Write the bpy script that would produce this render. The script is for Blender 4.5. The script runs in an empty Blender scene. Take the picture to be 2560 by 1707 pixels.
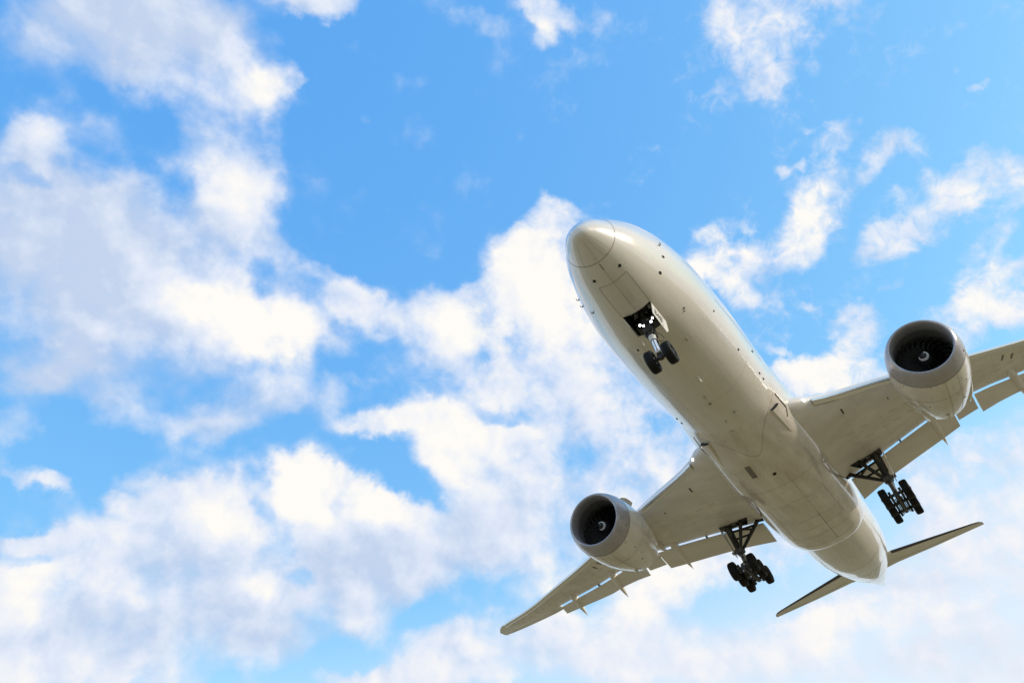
import bpy, bmesh, math, random
import numpy as np
from mathutils import Vector, Matrix

sc = bpy.context.scene
random.seed(7)
RAD = math.radians

# ---------------------------------------------------------------- frames
# The airliner is modelled in its own frame: x aft from the nose tip, y to its right wing, z up.
# It flies level wings with its nose 3 degrees up; the photographer stands on the ground ahead of it.
CAMR = np.array([[0.5465997, -0.8071974, -0.2079073],
                 [-0.4790588, -0.5071698, 0.7115428],
                 [-0.6858103, -0.2899554, -0.6667939]])
CAMC = np.array([-22.14379, -5.22047, -27.05655])
FPX = 1987.904
PITCH = RAD(3.0)
M3 = np.array(Matrix.Rotation(PITCH, 3, 'Y'))
ORG = np.array([30.0, 0.0, -6.1])
LOC = np.array([0, 0, 1.65]) - M3 @ (CAMC - ORG)

def pix_dir(u, v):
    d = CAMR.T @ np.array([(u - 1280) / FPX, (853.5 - v) / FPX, -1.0])
    d = M3 @ d
    return d / np.linalg.norm(d)

# ---------------------------------------------------------------- camera
cam = bpy.data.cameras.new('camera')
cam.sensor_width = 36
cam.sensor_fit = 'HORIZONTAL'
cam.lens = FPX / 2560 * 36
cam.clip_start = 0.1
cam.clip_end = 60000
co = bpy.data.objects.new('camera', cam)
sc.collection.objects.link(co)
cr = M3 @ CAMR.T
co.matrix_world = Matrix(((*cr[0], 0), (*cr[1], 0), (*cr[2], 1.65), (0, 0, 0, 1)))
sc.camera = co

# ---------------------------------------------------------------- sun, view
SUN = M3 @ np.array([0.21, -0.90, 0.37])
SUN /= np.linalg.norm(SUN)
SUN_EL = math.asin(SUN[2])
sl = bpy.data.lights.new('sun', 'SUN')
sl.energy = 3.0
sl.angle = RAD(3.5)   # sun veiled by thin cloud
sl.color = (1.0, 0.87, 0.70)
so = bpy.data.objects.new('sun', sl)
sc.collection.objects.link(so)
so.rotation_euler = Vector(SUN).to_track_quat('Z', 'Y').to_euler()
so.location = (0, 0, 80)
sc.view_settings.view_transform = 'Standard'
sc.view_settings.look = 'None'
sc.view_settings.exposure = 0.0
sc.view_settings.gamma = 1.0
sc.cycles.max_bounces = 8
sc.cycles.use_denoising = True

# ---------------------------------------------------------------- sky with clouds (world)
W = bpy.data.worlds.new('World')
sc.world = W
W.use_nodes = True
nt = W.node_tree
nt.nodes.clear()
NW = nt.nodes.new
LK = nt.links.new

def nmath(op, a, b=None, c=None, clamp=False):
    n = NW('ShaderNodeMath'); n.operation = op; n.use_clamp = clamp
    for i, v in enumerate((a, b, c)):
        if v is None: continue
        if isinstance(v, (int, float)): n.inputs[i].default_value = v
        else: LK(v, n.inputs[i])
    return n.outputs[0]

def nvec(op, a, b=None, scale=None):
    n = NW('ShaderNodeVectorMath'); n.operation = op
    for i, v in enumerate((a, b)):
        if v is None: continue
        if isinstance(v, (tuple, list)): n.inputs[i].default_value = v
        else: LK(v, n.inputs[i])
    if scale is not None: n.inputs['Scale'].default_value = scale
    return n

def nramp(x, a, b, lo=0.0, hi=1.0, smooth=True):
    n = NW('ShaderNodeMapRange')
    n.interpolation_type = 'SMOOTHSTEP' if smooth else 'LINEAR'
    LK(x, n.inputs[0])
    for i, v in enumerate((a, b, lo, hi)): n.inputs[i + 1].default_value = v
    return n.outputs[0]

def nmix(f, a, b):
    n = NW('ShaderNodeMix'); n.data_type = 'RGBA'
    if isinstance(f, (int, float)): n.inputs[0].default_value = f
    else: LK(f, n.inputs[0])
    for i, v in ((6, a), (7, b)):
        if isinstance(v, tuple): n.inputs[i].default_value = (*v, 1)
        else: LK(v, n.inputs[i])
    return n.outputs[2]

def nnoise(vec, scale, detail, rough, col=False, dist=0.0):
    n = NW('ShaderNodeTexNoise'); n.noise_dimensions = '3D'
    LK(vec, n.inputs['Vector'])
    n.inputs['Scale'].default_value = scale
    n.inputs['Detail'].default_value = detail
    n.inputs['Roughness'].default_value = rough
    n.inputs['Distortion'].default_value = dist
    return n.outputs[1 if col else 0]

tc = NW('ShaderNodeTexCoord').outputs['Generated']
dirn = nvec('NORMALIZE', tc).outputs[0]
# ragged cloud outlines: bend the direction a little before the cloud banks are looked up
w1 = nvec('SCALE', nvec('SUBTRACT', nnoise(dirn, 7.0, 5.0, 0.55, True), (0.5, 0.5, 0.5)).outputs[0], scale=0.085).outputs[0]
w2 = nvec('SCALE', nvec('SUBTRACT', nnoise(dirn, 26.0, 4.0, 0.6, True), (0.5, 0.5, 0.5)).outputs[0], scale=0.034).outputs[0]
wd = nvec('ADD', nvec('ADD', dirn, w1).outputs[0], w2).outputs[0]

def bank_open(src, banks):
    """what soft elliptical cloud banks leave open: product of (1 - weight * bank);
    each bank is (u, v, half width, half height, tilt, weight) on the sky"""
    acc = None
    for k_, (u, v, ru, rv, rot, w) in enumerate(banks):
        if k_ and k_ % 6 == 0:   # keeps the node chain in sequence, so it stays inside the shader stack
            ch = NW('ShaderNodeVectorMath'); ch.operation = 'MULTIPLY_ADD'
            LK(acc, ch.inputs[0]); ch.inputs[1].default_value = (1e-8, 1e-8, 1e-8); LK(src, ch.inputs[2])
            src = ch.outputs[0]
        k = 2560 / 2352
        u *= k; v *= k; ru *= k; rv *= k
        c = pix_dir(u, v)
        ca, sa = math.cos(RAD(rot)), math.sin(RAD(rot))
        e1 = pix_dir(u + 20 * ca, v + 20 * sa) - c
        e2 = pix_dir(u - 20 * sa, v + 20 * ca) - c
        s1 = np.linalg.norm(e1) / 20 * ru
        s2 = np.linalg.norm(e2) / 20 * rv
        e1 -= c * (c @ e1); e1 /= np.linalg.norm(e1)
        e2 = np.cross(c, e1)
        d = []
        for e, s_ in ((e1, s1), (e2, s2)):
            n = NW('ShaderNodeVectorMath'); n.operation = 'DOT_PRODUCT'
            LK(src, n.inputs[0]); n.inputs[1].default_value = e / s_
            d.append(n.outputs['Value'])
        q = nmath('MULTIPLY_ADD', d[1], d[1], nmath('MULTIPLY', d[0], d[0]))
        g = nmath('POWER', 0.5, nmath('MULTIPLY', q, q))
        t = nmath('MULTIPLY_ADD', g, -w, 1.0)
        acc = t if acc is None else nmath('MULTIPLY', acc, t)
    return acc

#        u    v    ru   rv  tilt  weight      (cloud banks as seen from the field, and blue gaps)
COVER = [
 (330, 50, 250, 110, 8, .85), (450, 170, 170, 90, 15, .65), (615, 195, 75, 60, 20, .75), (560, 130, 110, 80, 0, .25), (235, 20, 140, 90, 0, .3),
 (695, 196, 28, 16, -20, .4), (180, 260, 130, 55, 25, .32), (95, 120, 90, 60, 30, .22), (640, 270, 40, 40, 60, .35), (590, 290, 60, 30, 50, .3),
 (40, 330, 95, 70, 10, .8), (170, 440, 190, 70, 0, .6), (430, 330, 100, 70, 15, .55), (535, 430, 95, 120, 10, .95), (140, 520, 250, 140, 0, .9),
 (480, 545, 170, 80, 0, .6), (610, 580, 70, 45, 20, .6), (300, 690, 300, 120, 0, .9), (520, 730, 200, 110, 12, .95), (690, 770, 110, 70, 20, .7),
 (100, 830, 120, 60, 0, .7), (270, 870, 180, 60, 0, .45), (560, 930, 150, 55, -15, .55), (660, 890, 60, 60, 0, .4), (480, 1000, 100, 40, -25, .5),
 (750, 930, 40, 60, 20, .4), (300, 960, 130, 40, 10, .35), (820, 885, 40, 12, 10, .35), (50, 1075, 85, 34, 28, .75), (120, 1105, 40, 24, 20, .5), (340, 1080, 60, 30, -20, .35),
 (40, 960, 60, 40, 0, .4),
 (430, 1190, 150, 100, 0, 1.0), (540, 1180, 80, 80, 0, .6), (330, 1290, 190, 110, 0, .8), (90, 1345, 170, 70, 5, .9), (60, 1240, 130, 34, 0, .8),
 (210, 1210, 80, 30, 20, .45), (280, 1150, 40, 24, 20, .45), (230, 1430, 330, 110, 0, .9), (50, 1500, 220, 100, 0, .9), (560, 1390, 120, 110, 0, .75), (600, 1490, 120, 50, 0, .5), (300, 1540, 220, 50, 0, .7),
 (690, 1110, 95, 75, 10, 1.15), (850, 1130, 80, 60, 15, .85), (900, 1240, 240, 110, 0, .95), (1090, 1210, 190, 100, 0, .8), (780, 1330, 150, 100, 0, .75),
 (860, 1400, 70, 40, 20, .45), (1150, 1120, 150, 90, 0, .8), (700, 1440, 60, 24, -10, .4), (880, 1545, 150, 40, 0, .9), (690, 1350, 60, 60, 0, .3),
 (795, 690, 75, 42, 25, .85), (890, 740, 60, 50, 0, .7), (1010, 740, 105, 80, 0, .95), (960, 830, 100, 60, 0, .6), (1060, 690, 60, 50, 0, .4), (720, 620, 50, 16, 15, .35),
 (1235, 680, 130, 130, 0, 1.05), (1195, 555, 75, 50, -30, .65), (1265, 500, 60, 34, 10, .6), (1110, 640, 60, 22, -30, .4), (1310, 800, 190, 110, 0, .9), (1180, 870, 150, 55, 0, .65),
 (1430, 890, 170, 90, 0, .85), (1400, 720, 120, 120, 0, .7),
 (890, 985, 130, 34, -8, .8), (1070, 950, 140, 70, 0, .9), (1060, 1040, 130, 70, 0, .75), (1260, 1020, 190, 80, 0, .8), (1420, 1010, 120, 60, 0, .65), (1540, 1000, 70, 70, 0, .7),
 (1480, 1120, 170, 70, -20, .8), (1280, 1120, 150, 70, 0, .6), (1560, 1080, 60, 60, 0, .6),
 (740, 4, 105, 36, 0, .85), (1270, 6, 75, 30, 10, .7), (1260, 62, 36, 34, 30, .5), (1100, 40, 60, 26, 10, .3), (1300, 30, 50, 30, 0, .35), (840, 262, 22, 16, 0, .25),
 (1740, 30, 120, 80, 0, .75), (1790, 90, 70, 80, 20, .65), (1730, 150, 75, 70, -30, .65), (1930, 8, 85, 36, -10, .75), (1960, 70, 70, 40, 0, .32), (1680, 235, 60, 40, 0, .38), (1760, 195, 36, 60, 0, .4), (1850, 170, 60, 22, -15, .25), (1985, 130, 30, 30, 0, .28),
 (1890, 455, 100, 62, -40, .85), (1852, 545, 84, 62, -35, .9), (1840, 590, 60, 40, 0, .4), (1962, 312, 56, 40, -40, .75), (2065, 340, 62, 40, -40, .75), (1795, 385, 22, 14, 30, .5), (1842, 370, 26, 12, -20, .5), (1930, 400, 30, 30, 0, .3),
 (1900, 292, 30, 8, 0, .35), (2035, 400, 40, 18, -30, .4), (2185, 458, 118, 54, -24, .8), (2045, 540, 80, 42, -28, .75), (2110, 420, 55, 22, -25, .42), (2120, 500, 70, 26, -10, .4), (2290, 388, 90, 42, 10, .6), (2350, 390, 40, 24, 0, .5), (2245, 558, 52, 44, -30, .65), (2320, 560, 60, 44, -20, .5), (2325, 450, 40, 70, 0, .42), (2190, 350, 60, 18, -10, .3),
 (1655, 630, 105, 58, 14, .95), (1650, 535, 60, 22, -10, .45), (1710, 690, 50, 50, 0, .9), (1790, 640, 60, 34, 0, .35), (1760, 700, 80, 20, 8, .35),
 (1900, 845, 120, 46, -14, .85), (1960, 760, 80, 44, -40, .8), (2010, 725, 44, 34, 0, .6), (1845, 870, 60, 40, 0, .6), (1800, 800, 40, 14, 0, .45), (1880, 710, 30, 10, 0, .4), (2080, 640, 34, 14, -20, .35), (2040, 880, 100, 40, 0, .6),
 (2290, 640, 90, 44, -25, .75), (2260, 730, 115, 55, -5, .75), (2340, 720, 60, 50, 0, .6), (2330, 600, 40, 24, -20, .5), (2235, 208, 18, 18, 0, .55), (2250, 250, 60, 6, -10, .25), (2190, 620, 50, 16, -20, .25),
 (2260, 1060, 210, 95, -25, .75), (2310, 1190, 190, 90, -10, .8), (2050, 1230, 160, 40, -10, .5), (1650, 1260, 260, 62, -8, .85), (1480, 1380, 120, 60, 0, .8), (1560, 1300, 130, 60, 0, .7), (1230, 1330, 140, 44, -12, .6), (1330, 1250, 110, 40, 0, .6),
 (1150, 1440, 200, 44, -5, .7), (1080, 1510, 200, 62, 0, .85), (1330, 1470, 160, 50, 0, .5), (1480, 1500, 240, 70, 0, .7), (1900, 1440, 340, 66, -12, .85), (2150, 1360, 280, 70, -14, .85), (2250, 1480, 260, 90, 0, .8), (2352, 1300, 160, 60, 0, .5), (2050, 1540, 200, 50, 0, .5), (1750, 1540, 240, 50, 0, .5), (2200, 1270, 200, 36, -10, .45), (1950, 1290, 150, 30, -10, .45),
 # blue gaps
 (1180, 955, 70, 26, 20, -.6), (1010, 890, 90, 26, 15, -.55), (850, 870, 70, 80, 0, -.4), (920, 1100, 100, 34, 25, -.85), (790, 1040, 60, 26, 20, -.6), (760, 830, 40, 50, 0, -.3), (1205, 760, 26, 50, 10, -.35), (1120, 820, 30, 20, -40, -.3),
 (330, 270, 70, 70, 20, -.3), (180, 360, 30, 30, 0, -.3), (70, 428, 70, 18, 12, -.35), (300, 310, 100, 60, 10, -.42), (190, 370, 100, 40, 10, -.35), (60, 200, 90, 50, 30, -.35), (250, 1035, 200, 46, 0, -.7), (420, 1060, 60, 40, 0, -.4), (130, 1160, 120, 30, 15, -.4), (420, 250, 60, 30, 20, -.3), (60, 800, 60, 34, 0, -.45), (40, 1160, 200, 36, 0, -.4), (640, 1240, 30, 26, 0, -.3), (60, 1295, 60, 16, 0, -.5), (690, 1310, 40, 26, 0, -.5),
 (590, 1160, 20, 40, -40, -.4), (1340, 1055, 70, 34, -15, -.4), (1480, 965, 40, 24, -20, -.35), (1070, 1370, 120, 34, -10, -.55), (840, 1480, 90, 24, -15, -.5), (1660, 1420, 120, 40, 0, -.2), (600, 640, 30, 30, 0, -.35), (500, 890, 60, 20, 0, -.2),
]
LIGHT = [  # brighter, warmer, sunlit parts (+) and blue-grey parts in their own shade (-)
 (586, 750, 150, 70, 18, .6), (420, 690, 120, 40, 10, .35), (680, 1110, 90, 70, 0, .5), (860, 1140, 80, 60, 0, .4), (610, 200, 50, 50, 0, .3), (540, 440, 70, 80, 0, .2), (500, 1190, 80, 60, 20, .3),
 (100, 1330, 140, 40, 0, .3), (1240, 660, 160, 160, 0, .4), (1030, 760, 90, 60, 0, .35), (1000, 1010, 220, 90, 0, .35), (1870, 500, 60, 90, 20, .4), (1900, 830, 120, 60, 0, .4), (1660, 600, 80, 90, 0, .4), (2190, 460, 80, 40, 0, .25), (2280, 680, 120, 80, 0, .3), (1790, 90, 60, 60, 0, .25), (570, 1330, 60, 40, 0, .3), (30, 1420, 120, 50, 0, .25), (1480, 1360, 300, 90, 0, .35), (1950, 1430, 260, 70, -10, .25),
 (300, 50, 330, 120, 0, -.48), (120, 540, 320, 150, 0, -.52), (250, 710, 170, 80, 10, -.42), (90, 830, 200, 80, 0, -.5), (480, 540, 140, 70, 0, -.2), (360, 870, 200, 60, 0, -.4), (380, 1290, 130, 60, 0, -.3), (500, 1420, 160, 70, 0, -.25), (200, 1450, 200, 60, 0, -.32), (900, 1300, 260, 90, 0, -.28), (820, 1250, 100, 60, 0, -.3), (1130, 1200, 120, 50, 0, -.3), (700, 1470, 150, 60, 0, -.3), (560, 960, 160, 60, 0, -.3), (2150, 1500, 260, 50, -10, -.3), (1950, 1345, 220, 30, -12, -.25), (2250, 1400, 160, 26, -12, -.25), (1550, 1430, 160, 40, 0, -.2),
]
def after(src, val):
    return nvec('ADD', src, nvec('SCALE', val, scale=1e-8).outputs[0]).outputs[0]
cover = nmath('SUBTRACT', 1.0, bank_open(wd, [c for c in COVER if c[5] > 0]))
cover = nmath('MULTIPLY', cover, bank_open(after(wd, cover), [(*c[:5], -c[5]) for c in COVER if c[5] < 0]))
# beyond the part of the sky in the picture the same broken cloud goes on
axis = pix_dir(1280, 853)
vd = NW('ShaderNodeVectorMath'); vd.operation = 'DOT_PRODUCT'
LK(dirn, vd.inputs[0]); vd.inputs[1].default_value = axis
beyond = nramp(vd.outputs['Value'], 0.79, 0.62)
far_bank = nramp(nnoise(dirn, 3.1, 4.0, 0.5), 0.40, 0.62, 0.0, 1.0)
cover = nmath('ADD', cover, nmath('MULTIPLY', beyond, far_bank))
fine = nmath('SUBTRACT', nnoise(dirn, 15.0, 9.0, 0.525, False, 0.15), 0.5)
fine2 = nmath('SUBTRACT', nnoise(dirn, 44.0, 7.0, 0.62, False, 0.6), 0.5)
lit_p = nmath('SUBTRACT', 1.0, bank_open(after(wd, cover), [c for c in LIGHT if c[5] > 0]))
lit_n = nmath('SUBTRACT', 1.0, bank_open(after(wd, lit_p), [(*c[:5], -c[5]) for c in LIGHT if c[5] < 0]))
rag = nramp(nvec('DOT_PRODUCT', dirn, tuple(pix_dir(2560, 560))).outputs['Value'], 0.78, 0.95, 0.0, 1.0)   # wisps on that side
amp = nmath('MULTIPLY_ADD', lit_n, -0.80, 1.55)   # thick shaded cloud is smooth, thin sunlit cloud ragged
nz = nmath('MULTIPLY_ADD', fine2, nmath('MULTIPLY_ADD', rag, 0.62, 0.15), fine)
dens = nmath('MULTIPLY_ADD', amp, nz, nmath('MULTIPLY', cover, nmath('MULTIPLY_ADD', rag, -0.22, 1.04)))
dens = nmath('MULTIPLY_ADD', lit_p, -0.10, nmath('MULTIPLY', dens, nmath('MULTIPLY_ADD', lit_p, 0.45, 1.0)))   # sunlit billows have crisper edges
alpha = nramp(dens, 0.08, 1.0)
# puffs: the side of each billow that faces the sun is brighter, the other side in its own shade
fine_s = nmath('SUBTRACT', nnoise(nvec('ADD', dirn, tuple(SUN * 0.016)).outputs[0], 15.0, 5.0, 0.525, False, 0.15), 0.5)
fine_l = nmath('SUBTRACT', nnoise(dirn, 15.0, 5.0, 0.525, False, 0.15), 0.5)
relief = nmath('SUBTRACT', fine_l, fine_s)
lit = nmath('ADD', nmath('SUBTRACT', lit_p, lit_n), 0.40)
lit = nmath('ADD', lit, nmath('MULTIPLY', relief, 1.7))
lit = nmath('ADD', lit, nmath('MULTIPLY', nramp(dens, 0.4, 1.3), 0.22))
litc = nramp(lit, 0.0, 1.0, smooth=False)

sky = NW('ShaderNodeTexSky')
sky.sky_type = 'NISHITA'
sky.sun_disc = False
sky.sun_elevation = SUN_EL
sky.sun_rotation = math.atan2(SUN[0], SUN[1])
sky.altitude = 0
sky.air_density = 1.0
sky.dust_density = 0.4
sky.ozone_density = 4.0
STR = 0.10
tint = nvec('MULTIPLY', sky.outputs[0], (2.9, 2.4, 0.75)).outputs[0]
tint = nvec('ADD', tint, (0.0, 0.205 / STR, 0.76 / STR)).outputs[0]
low = nramp(nvec('DOT_PRODUCT', dirn, (0.0, 0.0, 1.0)).outputs['Value'], 0.42, 0.17, 0.0, 0.85)   # pale haze towards the horizon
tint = nmix(low, tint, (0.78 / STR, 0.87 / STR, 1.0 / STR))
skyc = nvec('MINIMUM', tint, (1.25 / STR, 1.15 / STR, 1.05 / STR)).outputs[0]
cl_dark = (0.55 / STR, 0.66 / STR, 0.86 / STR)
cl_mid = (0.76 / STR, 0.825 / STR, 0.955 / STR)
cl_lit = (1.00 / STR, 0.975 / STR, 0.935 / STR)
ccol = nmix(nramp(litc, 0.0, 0.5, smooth=False), cl_dark, cl_mid)
ccol = nmix(nramp(litc, 0.5, 1.0, smooth=False), ccol, cl_lit)
ccol = nmix(nmath('MULTIPLY', low, 0.55), ccol, (0.955 / STR, 0.935 / STR, 0.945 / STR))
final = nmix(alpha, skyc, ccol)
bg = NW('ShaderNodeBackground')
LK(final, bg.inputs['Color'])
bg.inputs['Strength'].default_value = STR
wo = NW('ShaderNodeOutputWorld')
LK(bg.outputs[0], wo.inputs['Surface'])
W.cycles.sampling_method = 'MANUAL'
W.cycles.sample_map_resolution = 512
#@@PLANE
# ================================================================ materials
def mat(name, color, rough=0.5, metal=0.0, coat=0.0, coat_rough=0.05, coat_ior=1.5, emit=None, emit_str=0.0, spec=0.5):
    m = bpy.data.materials.new(name); m.use_nodes = True
    b = m.node_tree.nodes['Principled BSDF']
    b.inputs['Base Color'].default_value = (*color, 1)
    b.inputs['Roughness'].default_value = rough
    b.inputs['Metallic'].default_value = metal
    b.inputs['Coat Weight'].default_value = coat
    b.inputs['Coat Roughness'].default_value = coat_rough
    b.inputs['Coat IOR'].default_value = coat_ior
    b.inputs['Specular IOR Level'].default_value = spec
    if emit:
        b.inputs['Emission Color'].default_value = (*emit, 1)
        b.inputs['Emission Strength'].default_value = emit_str
    return m

def dirty(m, c_clean, c_dirty, streak=(0.25, 2.2, 2.2), amount=(0.45, 0.75), speck=0.0, rough=(0.2, 0.4), bump=0.0):
    """paint with grime drawn out along the airflow (x), a few small dark specks, slight waviness of the skin"""
    t = m.node_tree; N = t.nodes.new; L = t.links.new
    b = t.nodes['Principled BSDF']
    tcn = N('ShaderNodeTexCoord')
    mp = N('ShaderNodeMapping'); mp.inputs['Scale'].default_value = streak
    L(tcn.outputs['Object'], mp.inputs[0])
    n1 = N('ShaderNodeTexNoise'); n1.inputs['Scale'].default_value = 1.0; n1.inputs['Detail'].default_value = 8; n1.inputs['Roughness'].default_value = 0.62
    L(mp.outputs[0], n1.inputs['Vector'])
    n2 = N('ShaderNodeTexNoise'); n2.inputs['Scale'].default_value = 0.35; n2.inputs['Detail'].default_value = 5
    L(tcn.outputs['Object'], n2.inputs['Vector'])
    ad = N('ShaderNodeMath'); ad.operation = 'MULTIPLY_ADD'; L(n2.outputs[0], ad.inputs[0]); ad.inputs[1].default_value = 0.45
    L(n1.outputs[0], ad.inputs[2])
    mr = N('ShaderNodeMapRange'); mr.inputs[1].default_value = amount[0] + 0.22; mr.inputs[2].default_value = amount[1] + 0.22
    L(ad.outputs[0], mr.inputs[0])
    mx = N('ShaderNodeMix'); mx.data_type = 'RGBA'
    mx.inputs[6].default_value = (*c_clean, 1); mx.inputs[7].default_value = (*c_dirty, 1)
    L(mr.outputs[0], mx.inputs[0])
    out = mx.outputs[2]
    if speck:
        v = N('ShaderNodeTexNoise'); v.inputs['Scale'].default_value = 3.2; v.inputs['Detail'].default_value = 3
        mp2 = N('ShaderNodeMapping'); mp2.inputs['Scale'].default_value = (0.6, 1.3, 1.3)
        L(tcn.outputs['Object'], mp2.inputs[0]); L(mp2.outputs[0], v.inputs['Vector'])
        r2 = N('ShaderNodeMapRange'); r2.inputs[1].default_value = 0.70; r2.inputs[2].default_value = 0.76; r2.inputs[4].default_value = speck
        L(v.outputs[0], r2.inputs[0])
        m2 = N('ShaderNodeMix'); m2.data_type = 'RGBA'; L(r2.outputs[0], m2.inputs[0]); L(out, m2.inputs[6])
        m2.inputs[7].default_value = (0.10, 0.085, 0.07, 1)
        out = m2.outputs[2]
    L(out, b.inputs['Base Color'])
    rr = N('ShaderNodeMapRange'); rr.inputs[3].default_value = rough[0]; rr.inputs[4].default_value = rough[1]
    L(mr.outputs[0], rr.inputs[0]); L(rr.outputs[0], b.inputs['Roughness'])
    if bump:
        bn = N('ShaderNodeTexNoise'); bn.inputs['Scale'].default_value = 0.9; bn.inputs['Detail'].default_value = 2
        L(tcn.outputs['Object'], bn.inputs['Vector'])
        bp = N('ShaderNodeBump'); bp.inputs['Strength'].default_value = bump; bp.inputs['Distance'].default_value = 0.05
        L(bn.outputs[0], bp.inputs['Height']); L(bp.outputs[0], b.inputs['Normal'])
        L(bp.outputs[0], b.inputs['Coat Normal'])
    return m

PAINT = dirty(mat('white_paint', (.8, .78, .74), .25, coat=1.0, coat_rough=.02, coat_ior=1.5), (.73, .705, .66), (.66, .625, .565), speck=.25, bump=.015)
BELLY = dirty(mat('belly_paint', (.7, .68, .64), .3, coat=0.9, coat_rough=.03, coat_ior=1.65), (.78, .735, .68), (.55, .49, .415), streak=(.3, 1.6, 1.6), amount=(.35, .75), speck=.7, bump=.10)
WINGG = dirty(mat('wing_grey', (.5, .49, .47), .35, coat=0.15, coat_rough=.2), (.83, .80, .76), (.64, .605, .555), streak=(.8, .25, .5), amount=(.3, .8), speck=.5, rough=(.3, .5), bump=.05)
FLAPG = dirty(mat('flap_grey', (.5, .49, .47), .4, coat=0.1, coat_rough=.2), (.80, .76, .715), (.70, .655, .605), streak=(.8, .3, .5), rough=(.35, .5))
COWL = dirty(mat('cowl_paint', (.75, .73, .69), .3, coat=0.7, coat_rough=.05), (.77, .74, .69), (.58, .53, .45), streak=(.5, 1.4, 1.4), amount=(.4, .8), speck=.8, bump=.08)
LIP = dirty(mat('inlet_lip_grey', (.42, .40, .40), .35, metal=.35), (.43, .415, .435), (.36, .35, .36), rough=(.24, .32))
SLATM = mat('bare_aluminium', (.80, .79, .78), .20, metal=.9)
DARKM = mat('dark_leading_edge', (.09, .085, .09), .28, metal=.7)
SEAM = mat('panel_gap', (.20, .18, .155), .7)
SEAMF = mat('faint_panel_gap', (.42, .38, .33), .6)
SEAMW = mat('wing_panel_gap', (.50, .465, .42), .6)
COVERM = mat('tank_cover', (.66, .63, .585), .45)
HOLE = mat('dark_opening', (.012, .012, .012), .8)
BAY = dirty(mat('gear_bay_dark', (.035, .035, .035), .7), (.05, .05, .05), (.018, .018, .018), rough=(.6, .8))
STEEL = dirty(mat('gear_steel', (.2, .195, .19), .4), (.085, .083, .08), (.03, .029, .028), streak=(3, 3, 3), rough=(.35, .6))
GEARD = dirty(mat('gear_dark_steel', (.05, .05, .05), .45), (.028, .027, .026), (.011, .011, .011), streak=(3, 3, 3), rough=(.4, .65))
GEARP = mat('gear_grey_paint', (.30, .30, .29), .45)
GEARW = mat('gear_white_paint', (.72, .71, .68), .35)
CHROME = mat('chrome_piston', (.85, .85, .86), .07, metal=1.0)
RUBBER = dirty(mat('tyre_rubber', (.02, .02, .02), .75, spec=.25), (.006, .006, .007), (.013, .0125, .0125), streak=(2, 2, 2), rough=(.6, .85))
RIM = mat('wheel_rim', (.62, .61, .59), .35, metal=.3)
LAMP = mat('lamp_lit', (1, 1, 1), .3, emit=(1.0, .97, 1.0), emit_str=14)
LAMPW = mat('wing_lamp_lit', (1, 1, 1), .3, emit=(1.0, .97, .93), emit_str=2.2)
FAN = mat('fan_blade', (.10, .10, .107), .33, metal=.5)
DUCT = mat('inlet_duct', (.20, .20, .21), .42, metal=.2)
WHITE = mat('white_marking', (.82, .82, .80), .5)
BLACK = mat('black_marking', (.02, .02, .022), .5)
RED = mat('red_marking', (.45, .02, .02), .5)
HOT = mat('exhaust_metal', (.25, .22, .19), .35, metal=.8)
DOORIN = mat('door_inner', (.30, .32, .33), .6)
PATCH = mat('light_patch', (.70, .655, .60), .4, coat=.3)

# ================================================================ mesh builder
V3 = lambda *a: np.array(a, float)

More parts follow.
